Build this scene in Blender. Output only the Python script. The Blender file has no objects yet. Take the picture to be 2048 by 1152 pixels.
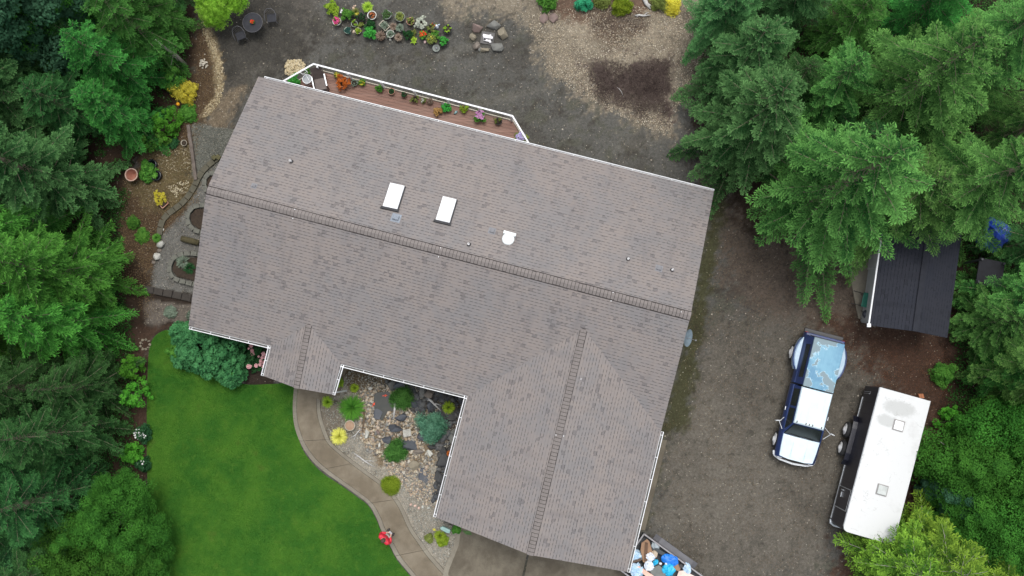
import bpy, bmesh, math, random
import numpy as np
from mathutils import Vector, Matrix, Euler
random.seed(7); rng = np.random.default_rng(7)
S = bpy.context.scene; COL = S.collection
PI = math.pi; rad = math.radians
# ---------------- camera (nearly straight down from a drone, slightly tilted) ----------------
FPX, NA, NB, H = 2050., 74.63, 134.05, 46.
g = Vector((NA, NB, FPX)).normalized(); cz = -g
cx = Vector((1, 0, 0)); cx = (cx - cx.dot(cz)*cz).normalized(); cy = cz.cross(cx)
RW = Matrix((cx, cy, cz))                    # camera (right, down, forward) vector -> world
def at(u, v, z=0.):                          # pixel of the 2048x1152 photograph -> world point at height z
    d = RW @ Vector((u-1024, v-576, FPX)); return Vector((0, 0, H)) + d*((z-H)/d.z)
cam = bpy.data.cameras.new('camera'); co = bpy.data.objects.new('camera', cam); COL.objects.link(co)
cam.sensor_width = 36; cam.lens = FPX/2048*36; cam.clip_end = 2000; cam.clip_start = .5
ax = RW @ Vector((1, 0, 0)); ay = RW @ Vector((0, -1, 0)); az = RW @ Vector((0, 0, -1))
co.matrix_world = Matrix(((ax.x, ay.x, az.x, 0), (ax.y, ay.y, az.y, 0), (ax.z, ay.z, az.z, H), (0, 0, 0, 1)))
S.camera = co
# ---------------- light: overcast ----------------
w = bpy.data.worlds.new('World'); S.world = w; w.use_nodes = True
wn = w.node_tree; bg = wn.nodes['Background']
sky = wn.nodes.new('ShaderNodeTexSky'); sky.sky_type = 'NISHITA'; sky.sun_disc = False
sky.sun_elevation = rad(74); sky.sun_rotation = rad(15); sky.dust_density = 3
hs = wn.nodes.new('ShaderNodeHueSaturation'); hs.inputs['Saturation'].default_value = .3
wn.links.new(sky.outputs[0], hs.inputs['Color']); wn.links.new(hs.outputs[0], bg.inputs[0])
bg.inputs[1].default_value = .15
sl = bpy.data.lights.new('sun', 'SUN'); sl.energy = 1.05; sl.angle = rad(20); sl.color = (1, .97, .93)
so = bpy.data.objects.new('sun', sl); COL.objects.link(so)
sd = Vector((math.sin(rad(15))*math.cos(rad(74)), math.cos(rad(15))*math.cos(rad(74)), math.sin(rad(74))))
so.rotation_euler = sd.to_track_quat('Z', 'Y').to_euler(); so.location = (0, 0, 60)
S.view_settings.view_transform = 'Standard'; S.view_settings.look = 'None'
S.view_settings.gamma = 1; S.view_settings.exposure = .64
S.cycles.max_bounces = 5; S.cycles.diffuse_bounces = 3; S.cycles.glossy_bounces = 2
S.cycles.transmission_bounces = 4; S.cycles.transparent_max_bounces = 6
S.cycles.use_denoising = True
# ---------------- materials ----------------
class NT:
    def __init__(s, name):
        s.m = bpy.data.materials.new(name); s.m.use_nodes = True; s.t = s.m.node_tree
        s.p = s.t.nodes['Principled BSDF']; s.out = s.t.nodes['Material Output']
    def n(s, ty, **k):
        q = s.t.nodes.new(ty)
        for a, b in k.items(): setattr(q, a, b)
        return q
    def put(s, sock, v):
        if isinstance(v, bpy.types.NodeSocket): s.t.links.new(v, sock)
        elif v is not None: sock.default_value = v
    def math(s, op, a, b=None, c=None):
        q = s.n('ShaderNodeMath', operation=op); s.put(q.inputs[0], a); s.put(q.inputs[1], b)
        if c is not None: s.put(q.inputs[2], c)
        return q.outputs[0]
    def mix(s, f, a, b, mode='MIX'):
        q = s.n('ShaderNodeMix', data_type='RGBA', blend_type=mode)
        s.put(q.inputs[0], f); s.put(q.inputs[6], c4(a)); s.put(q.inputs[7], c4(b)); return q.outputs[2]
    def coord(s, o='Object'): return s.n('ShaderNodeTexCoord').outputs[o]
    def noise(s, vec, scale, detail=4, rough=.6, out='Fac'):
        q = s.n('ShaderNodeTexNoise'); s.put(q.inputs['Vector'], vec); q.inputs['Scale'].default_value = scale
        q.inputs['Detail'].default_value = detail; q.inputs['Roughness'].default_value = rough; return q.outputs[out]
    def voro(s, vec, scale, out='Color', feature='F1', rnd=1):
        q = s.n('ShaderNodeTexVoronoi', feature=feature); s.put(q.inputs['Vector'], vec); q.inputs['Scale'].default_value = scale
        q.inputs['Randomness'].default_value = rnd; return q.outputs[out]
    def ramp(s, f, stops, interp='LINEAR'):
        q = s.n('ShaderNodeValToRGB'); q.color_ramp.interpolation = interp; e = q.color_ramp.elements
        while len(e) < len(stops): e.new(.5)
        for i, (p, c) in enumerate(stops): e[i].position = p; e[i].color = c4(c)
        s.put(q.inputs[0], f); return q.outputs[0]
    def step(s, f, lo, hi):
        q = s.n('ShaderNodeMapRange', interpolation_type='SMOOTHSTEP'); s.put(q.inputs[0], f)
        q.inputs[1].default_value = lo; q.inputs[2].default_value = hi; return q.outputs[0]
    def bump(s, h, dist, strength=1.):
        q = s.n('ShaderNodeBump'); s.put(q.inputs['Height'], h); q.inputs['Distance'].default_value = dist
        q.inputs['Strength'].default_value = strength; s.t.links.new(q.outputs[0], s.p.inputs['Normal'])
    def base(s, c, rough=.8, metal=0., spec=None):
        s.put(s.p.inputs['Base Color'], c4(c) if not isinstance(c, bpy.types.NodeSocket) else c)
        s.put(s.p.inputs['Roughness'], rough); s.p.inputs['Metallic'].default_value = metal
        if spec is not None: s.p.inputs['Specular IOR Level'].default_value = spec
def c4(c):
    if isinstance(c, bpy.types.NodeSocket) or c is None: return c
    if isinstance(c, (int, float)): return (c, c, c, 1)
    return (c[0], c[1], c[2], 1)
def sc(c, k): return tuple(min(1, x*k) for x in c[:3])
_mats = {}
def pm(name, c1, c2=None, scale=3., rough=.7, bump=0., bscale=None, metal=0., fine=.25):
    """painted / mineral surface: two tones in blotches plus a fine grain"""
    key = (name, tuple(c1), tuple(c2 or ()), scale, rough, bump)
    if key in _mats: return _mats[key]
    c2 = c2 or sc(c1, .72); t = NT(name); v = t.coord()
    n1 = t.step(t.noise(v, scale, 5), .35, .68); col = t.mix(n1, c1, c2)
    n2 = t.noise(v, scale*14, 3); col = t.mix(fine, col, t.mix(n2, sc(c1, .45), sc(c1, 1.5)))
    t.base(col, t.math('ADD', t.math('MULTIPLY', n2, .15), rough-.07), metal)
    if bump: t.bump(t.noise(v, bscale or scale*6, 4), bump)
    _mats[key] = t.m; return t.m
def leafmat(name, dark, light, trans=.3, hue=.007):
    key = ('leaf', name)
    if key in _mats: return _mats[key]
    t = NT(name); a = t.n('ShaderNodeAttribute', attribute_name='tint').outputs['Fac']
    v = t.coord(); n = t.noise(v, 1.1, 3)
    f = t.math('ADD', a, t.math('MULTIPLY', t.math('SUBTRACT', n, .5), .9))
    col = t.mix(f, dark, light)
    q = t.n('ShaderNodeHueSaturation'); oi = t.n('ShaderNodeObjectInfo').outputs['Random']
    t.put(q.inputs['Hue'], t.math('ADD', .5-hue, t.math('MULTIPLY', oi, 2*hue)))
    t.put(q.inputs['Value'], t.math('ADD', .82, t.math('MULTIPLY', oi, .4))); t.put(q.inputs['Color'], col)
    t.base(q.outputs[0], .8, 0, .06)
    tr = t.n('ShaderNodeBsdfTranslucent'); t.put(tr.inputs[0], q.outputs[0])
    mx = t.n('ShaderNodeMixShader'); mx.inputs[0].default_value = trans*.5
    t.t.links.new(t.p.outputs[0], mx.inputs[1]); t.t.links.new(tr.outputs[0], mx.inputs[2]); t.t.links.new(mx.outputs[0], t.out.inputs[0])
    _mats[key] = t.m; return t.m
# ---------------- mesh helpers ----------------
ROOTM = {}
def tag(o, label=None, cat=None, group=None, kind=None):
    if label: o['label'] = label
    if cat: o['category'] = cat
    if group: o['group'] = group
    if kind: o['kind'] = kind
    return o
def thing(name, label, cat, loc, rz=0, group=None, scale=1):
    o = bpy.data.objects.new(name, None); COL.objects.link(o); o.empty_display_size = .2
    o.location = loc; o.rotation_euler = (0, 0, rz); o.scale = (scale,)*3
    ROOTM[o.name] = Matrix.LocRotScale(Vector(loc), Euler((0, 0, rz)), Vector((scale,)*3))
    return tag(o, label, cat, group)
class MB:
    def __init__(s): s.v = []; s.f = []; s.t = []
    def add(s, vs, fs, tint=0.):
        b = len(s.v); s.v += [tuple(p) for p in vs]; s.f += [tuple(b+i for i in f) for f in fs]; s.t += [tint]*len(vs); return s
    def hexa(s, bot, top, tint=0.):
        return s.add(list(bot)+list(top), [(3, 2, 1, 0), (4, 5, 6, 7), (0, 1, 5, 4), (1, 2, 6, 5), (2, 3, 7, 6), (3, 0, 4, 7)], tint)
    def box(s, c, size, rz=0, M=None, tint=0.):
        x, y, z = [k/2 for k in size]; M = M or Matrix.Rotation(rz, 3, 'Z'); c = Vector(c)
        q = [c + M @ Vector(p) for p in [(-x, -y, -z), (x, -y, -z), (x, y, -z), (-x, y, -z), (-x, -y, z), (x, -y, z), (x, y, z), (-x, y, z)]]
        return s.hexa(q[:4], q[4:], tint)
    def beam(s, a, b, wd, ht, tint=0.):          # box from a to b, wd sideways, ht up
        a, b = Vector(a), Vector(b); d = b-a; L = d.length; d.normalize()
        u = Vector((0, 0, 1)).cross(d); u = u.normalized() if u.length > 1e-4 else Vector((1, 0, 0)); k = d.cross(u)
        return s.box((a+b)/2, (L, wd, ht), M=Matrix((d, u, k)).transposed(), tint=tint)
    def prism(s, poly, z0, z1, tint=0.):
        n = len(poly); vs = [(p[0], p[1], z0) for p in poly]+[(p[0], p[1], z1) for p in poly]
        return s.add(vs, [tuple(range(n-1, -1, -1)), tuple(range(n, 2*n))]+[(i, (i+1) % n, n+(i+1) % n, n+i) for i in range(n)], tint)
    def tube(s, pts, rs, n=8, tint=0., cap=True):
        pts = [Vector(p) for p in pts]; rs = rs if hasattr(rs, '__len__') else [rs]*len(pts); vs = []; fs = []
        for i, p in enumerate(pts):
            d = (pts[min(i+1, len(pts)-1)]-pts[max(i-1, 0)]).normalized()
            u = d.orthogonal() if abs(d.z) > .95 else Vector((0, 0, 1)).cross(d); u.normalize(); k = d.cross(u)
            for j in range(n):
                a = 2*PI*j/n; vs.append(p+(u*math.cos(a)+k*math.sin(a))*rs[i])
        for i in range(len(pts)-1):
            for j in range(n): fs.append((i*n+j, i*n+(j+1) % n, (i+1)*n+(j+1) % n, (i+1)*n+j))
        if cap: fs += [tuple(range(n-1, -1, -1)), tuple(range((len(pts)-1)*n, len(pts)*n))]
        return s.add(vs, fs, tint)
    def lathe(s, prof, c=(0, 0, 0), n=20, tint=0., M=None, sx=1, sy=1):
        c = Vector(c); vs = []; fs = []; m = len(prof)
        for r, z in prof:
            for j in range(n):
                p = Vector((r*sx*math.cos(2*PI*j/n), r*sy*math.sin(2*PI*j/n), z)); vs.append(c+(M @ p if M else p))
        for i in range(m-1):
            for j in range(n): fs.append((i*n+j, i*n+(j+1) % n, (i+1)*n+(j+1) % n, (i+1)*n+j))
        fs.append(tuple(range(n-1, -1, -1))) if prof[0][0] > 1e-4 else None
        fs.append(tuple(range((m-1)*n, m*n))) if prof[-1][0] > 1e-4 else None
        return s.add(vs, fs, tint)
    def ball(s, c, r, n=10, m=6, tint=0., M=None):
        r = r if hasattr(r, '__len__') else (r, r, r); c = Vector(c); vs = []; fs = []
        for i in range(m+1):
            th = PI*i/m
            for j in range(n):
                p = Vector((r[0]*math.sin(th)*math.cos(2*PI*j/n), r[1]*math.sin(th)*math.sin(2*PI*j/n), -r[2]*math.cos(th)))
                vs.append(c+(M @ p if M else p))
        for i in range(m):
            for j in range(n): fs.append((i*n+j, i*n+(j+1) % n, (i+1)*n+(j+1) % n, (i+1)*n+j))
        return s.add(vs, fs, tint)
    def rock(s, c, r, seed=None, np_=16, tint=0.):
        rr = random.Random(seed); bm = bmesh.new()
        for i in range(np_):
            v = Vector((rr.gauss(0, 1), rr.gauss(0, 1), rr.gauss(0, 1))).normalized()*(rr.uniform(.82, 1.05))
            bm.verts.new((c[0]+v.x*r[0], c[1]+v.y*r[1], c[2]+v.z*r[2]))
        q = bmesh.ops.convex_hull(bm, input=bm.verts)
        for v in [v for v in bm.verts if not v.link_faces]: bm.verts.remove(v)
        bm.verts.index_update(); s.add([v.co for v in bm.verts], [[v.index for v in f.verts] for f in bm.faces], tint); bm.free(); return s
    def build(s, name, m, parent=None, world=False, smooth=False, bevel=0., seg=2):
        v = np.array(s.v, float).reshape(-1, 3); loc = None
        if parent is not None and world:
            M = np.array(ROOTM[parent.name].inverted()); v = v @ M[:3, :3].T + M[:3, 3]
        elif parent is None:
            loc = np.array([(v[:, 0].min()+v[:, 0].max())/2, (v[:, 1].min()+v[:, 1].max())/2, v[:, 2].min()]); v = v-loc
        me = bpy.data.meshes.new(name); me.from_pydata(v.tolist(), [], s.f)
        if any(s.t):
            a = me.attributes.new('tint', 'FLOAT', 'POINT'); a.data.foreach_set('value', np.array(s.t, np.float32))
        me.materials.append(m)
        if smooth: me.polygons.foreach_set('use_smooth', [True]*len(me.polygons))
        me.update(); o = bpy.data.objects.new(name, me); COL.objects.link(o)
        if loc is not None: o.location = loc
        o.parent = parent
        if bevel:
            b = o.modifiers.new('bevel', 'BEVEL'); b.width = bevel; b.segments = seg; b.limit_method = 'ANGLE'; b.angle_limit = rad(40)
            w_ = o.modifiers.new('wn', 'WEIGHTED_NORMAL'); me.polygons.foreach_set('use_smooth', [True]*len(me.polygons))
        return o
def npmesh(name, V, F, tint, m, smooth=False):
    me = bpy.data.meshes.new(name); k = F.shape[1]
    me.vertices.add(len(V)); me.vertices.foreach_set('co', V.astype(np.float32).ravel())
    me.loops.add(F.size); me.loops.foreach_set('vertex_index', F.astype(np.int32).ravel())
    me.polygons.add(len(F)); me.polygons.foreach_set('loop_start', np.arange(0, F.size, k, dtype=np.int32))
    me.polygons.foreach_set('loop_total', np.full(len(F), k, dtype=np.int32))
    if tint is not None:
        a = me.attributes.new('tint', 'FLOAT', 'POINT'); a.data.foreach_set('value', tint.astype(np.float32))
    me.materials.append(m)
    if smooth: me.polygons.foreach_set('use_smooth', np.ones(len(F), bool))
    me.update(calc_edges=True); return me
def obj(name, me, parent=None, loc=None):
    o = bpy.data.objects.new(name, me); COL.objects.link(o); o.parent = parent
    if loc is not None: o.location = loc
    return o
def copy_tree(root, loc, rz, label, scale=None, skip=()):
    r = root.copy(); COL.objects.link(r); r.location = loc; r.rotation_euler = (0, 0, rz); r['label'] = label
    if scale is not None: r.scale = scale
    for ch in root.children:
        if ch.name.split('.')[0] in skip: continue
        c = ch.copy(); COL.objects.link(c); c.parent = r
        for gch in ch.children: d = gch.copy(); COL.objects.link(d); d.parent = c
    return r
# ---------------- foliage generators (numpy) ----------------
def unit(a): return a/np.maximum(np.linalg.norm(a, axis=-1, keepdims=True), 1e-9)
def leaves(P, D, N, L, W, tint):
    """pointed leaf quads at P along D, lying across N; L length, W width (arrays)"""
    S_ = unit(np.cross(D, N)); L = L[:, None]; W = W[:, None]
    V = np.stack([P, P+D*L*.45+S_*W*.5, P+D*L, P+D*L*.45-S_*W*.5], 1).reshape(-1, 3)
    F = np.arange(len(P)*4).reshape(-1, 4)
    return V, F, np.repeat(tint, 4)
def conifer(seed, h, R, nb, droop=.35, lat=.5, leafL=.13, leafW=.045, base=.1, power=.75, sp=.075, ls=.05, fluffy=0., latmax=.62, steep=0.):
    r = np.random.default_rng(seed); Ps = []; Ds = []; Ns = []; Ts = []; mb = MB(); up = np.array([0, 0, 1.])
    gaps = r.uniform(0, 2*PI, 3)
    mb.tube([(0, 0, -.3), (0, 0, h*.5), (0, 0, h*.97)], [.02*h+.05, .012*h+.03, .012], 7)
    for i in range(nb):
        t = (i+.5)/nb; t = t**.92; z0 = h*(base+(1-base)*t); L = R*(1-t)**power*r.uniform(.62, 1.15)+.12
        az = i*2.39996+r.uniform(-.3, .3); L *= 1-.3*max(0, max(math.cos(az-g_) for g_ in gaps)-.8)*5; e0 = -.12+.95*t**1.6+r.uniform(-.08, .08); dr = droop*r.uniform(.7, 1.3)*(1-.6*t)
        d0 = np.array([math.cos(az), math.sin(az), 0]); p0 = np.array([-d0[1], d0[0], 0]); bend = r.uniform(-.12, .12)
        def pos(s): s = np.asarray(s)[:, None]; return np.array([0, 0, z0])+d0*L*s+p0*L*bend*s*s+up*L*(math.tan(e0)*s-dr*s*s)
        mb.tube(pos([0, .35, .7, .95])+[0, 0, .005], [.009*L+.004, .006*L+.003, .003*L+.004, .003], 4, cap=False)
        n = max(4, int(L/sp)); s = (np.arange(n)+r.uniform(0, 1, n)*.6)/n*.9+.08
        if L > 1.2: s = s[s > .12]
        for side in (-1, 1):
            m = len(s); B = pos(s); T = unit(pos(s+.02)-B)
            wl = (min(lat*L, latmax)*np.minimum(1, (1-s)*1.9)**.8*np.minimum(1, s*2.6)+.10)*r.uniform(.6, 1.15, m)
            ang = r.uniform(.72, .98, m)[:, None]
            Dl = unit(T*np.cos(ang)+p0*side*np.sin(ang)+up*(r.uniform(-.25, .1, m)[:, None]-fluffy*.25))
            k = np.maximum(2, (wl/ls).astype(int)); idx = np.repeat(np.arange(m), k)
            q = np.concatenate([(np.arange(a)+.5)/a for a in k])
            P = B[idx]+Dl[idx]*(wl[idx]*q)[:, None]; P[:, 2] -= .22*wl[idx]*q*q+fluffy*.1*q
            alt = np.where(np.arange(len(idx)) % 2 == 0, 1., -1.)
            aa = (alt*r.uniform(.55, 1.05, len(idx)))[:, None]; sd_ = unit(np.cross(Dl[idx], up))
            D = unit(Dl[idx]*np.cos(aa)+sd_*np.sin(aa)+up*r.uniform(-.35, .22, len(idx))[:, None]-up*fluffy*.35)
            Nn = unit(up+r.normal(0, .42, (len(idx), 3)))
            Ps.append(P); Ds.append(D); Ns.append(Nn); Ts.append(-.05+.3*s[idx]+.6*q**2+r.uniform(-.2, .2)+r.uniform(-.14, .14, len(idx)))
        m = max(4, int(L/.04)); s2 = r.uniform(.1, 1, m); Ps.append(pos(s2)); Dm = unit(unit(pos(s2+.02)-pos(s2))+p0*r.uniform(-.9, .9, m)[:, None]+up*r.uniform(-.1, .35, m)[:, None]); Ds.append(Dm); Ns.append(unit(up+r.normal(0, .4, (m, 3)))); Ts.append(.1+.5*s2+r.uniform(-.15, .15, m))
    P = np.concatenate(Ps); n = len(P); D = np.concatenate(Ds); N = np.concatenate(Ns)
    LL = leafL*r.uniform(.7, 1.3, n)
    V, F, T = leaves(P, D, N, LL, leafW*r.uniform(.8, 1.3, n), np.clip(np.concatenate(Ts), 0, 1))
    return V, F, T, mb
def broad(seed, rx, ry, h, nclump, per, leafL=.1, leafW=.06, cr=.3, base=.25, flat=.6, shell=.5):
    r = np.random.default_rng(seed); d = unit(r.normal(0, 1, (nclump, 3))); d[:, 2] = np.abs(d[:, 2])*1.1-.18; d = unit(d)
    rr = r.uniform(shell, 1, nclump)**.6; wob = 1+.2*np.sin(3*np.arctan2(d[:, 1], d[:, 0])+r.uniform(0, 6))+.14*np.sin(5*np.arctan2(d[:, 1], d[:, 0])+r.uniform(0, 6))+r.uniform(-.12, .12, nclump)
    C = d*(rr*wob)[:, None]*np.array([rx, ry, h*(1-base)])+np.array([0, 0, h*base])
    C[:, 2] = np.maximum(C[:, 2], .04)
    crr = cr*r.uniform(.6, 1.25, nclump); idx = np.repeat(np.arange(nclump), per); n = len(idx)
    o = unit(r.normal(0, 1, (n, 3))); o[:, 2] = np.abs(o[:, 2])*.9-.15
    P = C[idx]+o*(crr[idx]*r.uniform(.35, 1, n)**.5)[:, None]*np.array([1, 1, .7])
    N = unit(o*.55+np.array([0, 0, flat])+r.normal(0, .4, (n, 3))); D = unit(np.cross(N, r.normal(0, 1, (n, 3))))
    P = P-D*leafL*.5
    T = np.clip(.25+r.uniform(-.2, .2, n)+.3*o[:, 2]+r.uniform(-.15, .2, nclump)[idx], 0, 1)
    V, F, T = leaves(P, D, N, leafL*r.uniform(.6, 1.25, n), leafW*r.uniform(.7, 1.25, n), T)
    mb = MB()
    for k in range(min(nclump, 14)):
        c = C[k]; mb.tube([(0, 0, -.1), (c[0]*.4, c[1]*.4, c[2]*.45), tuple(c)], [.018*h+.012, .01*h+.008, .004], 5, cap=False)
    return V, F, T, mb
def tuft(seed, R, h, n, wid=.018, spread=1., erect=.3):
    """arching blades from one crown: grasses, iris, ferns (blade = 3 quads)"""
    r = np.random.default_rng(seed); a = r.uniform(0, 2*PI, n); L = r.uniform(.55, 1.05, n)*R; hh = h*r.uniform(.6, 1.1, n)*(1.2-.6*L/R)
    d = np.stack([np.cos(a), np.sin(a), 0*a], 1); p = np.stack([-np.sin(a), np.cos(a), 0*a], 1); P = []
    b = d*(r.uniform(0, .12, n)*R)[:, None]*spread
    for s_, wd in ((0, .6), (.35, 1.), (.7, .8), (1, .1)):
        z = hh*np.sin(s_*PI*.62)*1.05; c = b+d*(L*s_**(1+erect))[:, None]+np.array([0, 0, 1.])*z[:, None]
        P += [c-p*wid*wd, c+p*wid*wd]
    V = np.stack(P, 1).reshape(-1, 3); o = np.arange(n)[:, None]*8
    F = np.concatenate([o+np.array([2*k, 2*k+1, 2*k+3, 2*k+2]) for k in range(3)], 0)
    T = np.repeat(np.clip(r.uniform(0, .5, n), 0, 1), 8).reshape(n, 8)+np.array([0, 0, .1, .1, .3, .3, .45, .45])
    return V, F, T.ravel()
def blossoms(seed, R, h, n, size, z0=0., dome=True):
    """small five-petal flower heads over a dome"""
    r = np.random.default_rng(seed); mb = MB()
    for i in range(n):
        a = r.uniform(0, 2*PI); q = math.sqrt(r.uniform(0, 1)); x, y = R*q*math.cos(a), R*q*math.sin(a)
        z = z0+h*(1-.6*q*q) if dome else z0+h*r.uniform(.7, 1)
        s_ = size*r.uniform(.7, 1.2); t = r.uniform(0, 1); M = Euler((r.uniform(-.6, .6), r.uniform(-.6, .6), a)).to_matrix()
        vs = [(0, 0, 0)]; fs = []
        for k in range(5):
            b = 2*PI*k/5
            vs += [(s_*.6*math.cos(b-.45), s_*.6*math.sin(b-.45), s_*.2), (s_*math.cos(b), s_*math.sin(b), s_*.28), (s_*.6*math.cos(b+.45), s_*.6*math.sin(b+.45), s_*.2)]
            fs.append((0, 1+3*k, 2+3*k, 3+3*k))
        mb.add([Vector((x, y, z))+M @ Vector(v) for v in vs], fs, float(t))
    return mb
# ---------------- the ground ----------------
def pxpoly(pts, z=0.): return [at(u, v, z) for u, v in pts]
def sdist(X, Y, poly):                        # signed distance, negative inside
    P = np.array([(p[0], p[1]) for p in poly]); n = len(P); d = np.full(X.shape, 1e9); ins = np.zeros(X.shape, bool)
    for i in range(n):
        a, b = P[i], P[(i+1) % n]; e = b-a; L2 = max(e @ e, 1e-9)
        t = np.clip(((X-a[0])*e[0]+(Y-a[1])*e[1])/L2, 0, 1)
        d = np.minimum(d, np.hypot(X-a[0]-t*e[0], Y-a[1]-t*e[1]))
        c = (a[1] > Y) != (b[1] > Y); den = np.where(abs(b[1]-a[1]) < 1e-9, 1e-9, b[1]-a[1])
        ins ^= c & (X < (b[0]-a[0])*(Y-a[1])/den+a[0])
    return np.where(ins, -d, d)
def vnoise(X, Y, s, seed):                    # value noise, 3 octaves
    r = np.random.default_rng(seed); out = np.zeros(X.shape); amp = 1.; tot = 0
    for o in range(3):
        G = r.uniform(-1, 1, (256, 256)); x = X*s+500.3; y = Y*s+500.7; xi = np.floor(x).astype(int); yi = np.floor(y).astype(int)
        fx = x-xi; fy = y-yi; fx = fx*fx*(3-2*fx); fy = fy*fy*(3-2*fy); g_ = lambda a, b: G[a % 256, b % 256]
        out += amp*((g_(xi, yi)*(1-fx)+g_(xi+1, yi)*fx)*(1-fy)+(g_(xi, yi+1)*(1-fx)+g_(xi+1, yi+1)*fx)*fy); tot += amp; amp *= .55; s *= 2.1
    return out/tot
ZONES = [  # polygon (photo pixels), albedo, chips, edge softness m, edge wobble m
 ([(385,-60),(640,-60),(640,110),(560,150),(440,250),(400,120)], (.062,.056,.047), .05, 1.2, .8),
 ([(420,20),(560,-30),(640,60),(520,160),(430,170)], (.045,.042,.036), .03, .8, .9),
 ([(1400,330),(1900,330),(1900,720),(1700,780),(1500,640),(1440,560)], (.088,.07,.055), .07, 1.5, 1.2),
 ([(1440,640),(1760,640),(1760,760),(1650,1160),(1280,1200),(1330,860),(1380,700)], (.104,.094,.077), .12, 1.3, 1.),
 ([(1640,640),(2100,600),(2100,1200),(1640,1200),(1690,1050),(1760,760),(1700,690)], (.062,.036,.025), .10, 1.3, .9),
 ([(1850,470),(2100,400),(2100,1200),(1850,1200),(1870,760),(1900,690)], (.035,.02,.013), .05, .9, .6),
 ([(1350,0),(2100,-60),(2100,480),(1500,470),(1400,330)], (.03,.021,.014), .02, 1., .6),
 ([(820,-60),(1470,-60),(1440,60),(1400,130),(1345,240),(1336,275),(1250,240),(1180,205),(1095,150),(1070,70),(1040,28),(900,22)], (.19,.162,.12), .8, .8, .7),
 ([(1085,-40),(1345,-40),(1310,24),(1220,45),(1160,50),(1100,25)], (.11,.072,.05), .35, .4, .35),
 ([(1180,135),(1250,125),(1340,120),(1340,225),(1290,215),(1225,188),(1185,165)], (.095,.07,.06), .25, 1.1, .9),
 ([(1170,0),(1240,20),(1290,60),(1230,85),(1170,60)], (.14,.105,.075), .4, .7, .5),
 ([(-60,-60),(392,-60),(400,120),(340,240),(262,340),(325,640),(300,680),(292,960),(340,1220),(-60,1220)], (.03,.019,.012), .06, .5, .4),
 ([(395,40),(432,90),(445,160),(438,215),(390,262),(384,380),(425,335),(402,405),(330,470),(300,560),(235,500),(240,380),(330,240),(385,150)], (.072,.047,.027), .3, .3, .3),
 ([(300,300),(384,290),(390,360),(415,345),(390,400),(330,430),(290,420),(262,360)], (.105,.083,.04), .6, .4, .3),
 ([(398,20),(412,20),(436,85),(448,160),(440,215),(408,240),(398,232),(426,195),(430,150),(418,95)], (.2,.155,.09), .8, .15, .12),
 ([(440,190),(490,170),(450,270),(400,262)], (.14,.11,.075), .6, .4, .3),
 ([(388,246),(470,262),(432,330),(400,365),(386,350),(379,260)], (.125,.128,.11), .6, .12, .08),
 ([(322,475),(372,420),(420,330),(470,300),(470,640),(300,600),(310,530)], (.12,.118,.108), .6, .15, .1),
 ([(290,600),(400,588),(420,660),(290,650)], (.105,.09,.075), .5, .2, .1),
 ([(290,576),(400,590),(400,612),(290,600)], (.028,.02,.015), .0, .12, .05),
 ([(336,640),(560,690),(545,790),(480,765),(300,668)], (.028,.02,.015), .03, .15, .1),
 ([(255,655),(345,650),(310,668),(297,700),(294,960),(270,960)], (.05,.03,.02), .08, .2, .1),
 ([(640,720),(960,780),(880,1040),(925,1070),(885,1150),(855,1110),(770,975),(670,900),(640,840)], (.235,.215,.175), .9, .1, .05),
 ([(640,800),(690,800),(700,860),(665,900),(640,850)], (.15,.13,.1), .4, .2, .1),
 ([(690,730),(800,755),(780,790),(690,790),(688,760)], (.1,.075,.045), .3, .2, .15),
 ([(840,770),(960,790),(900,920),(880,860),(850,800)], (.045,.032,.022), .2, .25, .2),
 ([(735,790),(880,800),(880,930),(760,930),(725,860)], (.16,.12,.075), .6, .3, .2),
 ([(1428,384),(1452,400),(1400,700),(1375,860),(1330,870),(1290,1060),(1262,1060),(1330,830),(1380,630)], (.052,.052,.026), .08, .35, .25),
]
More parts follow.
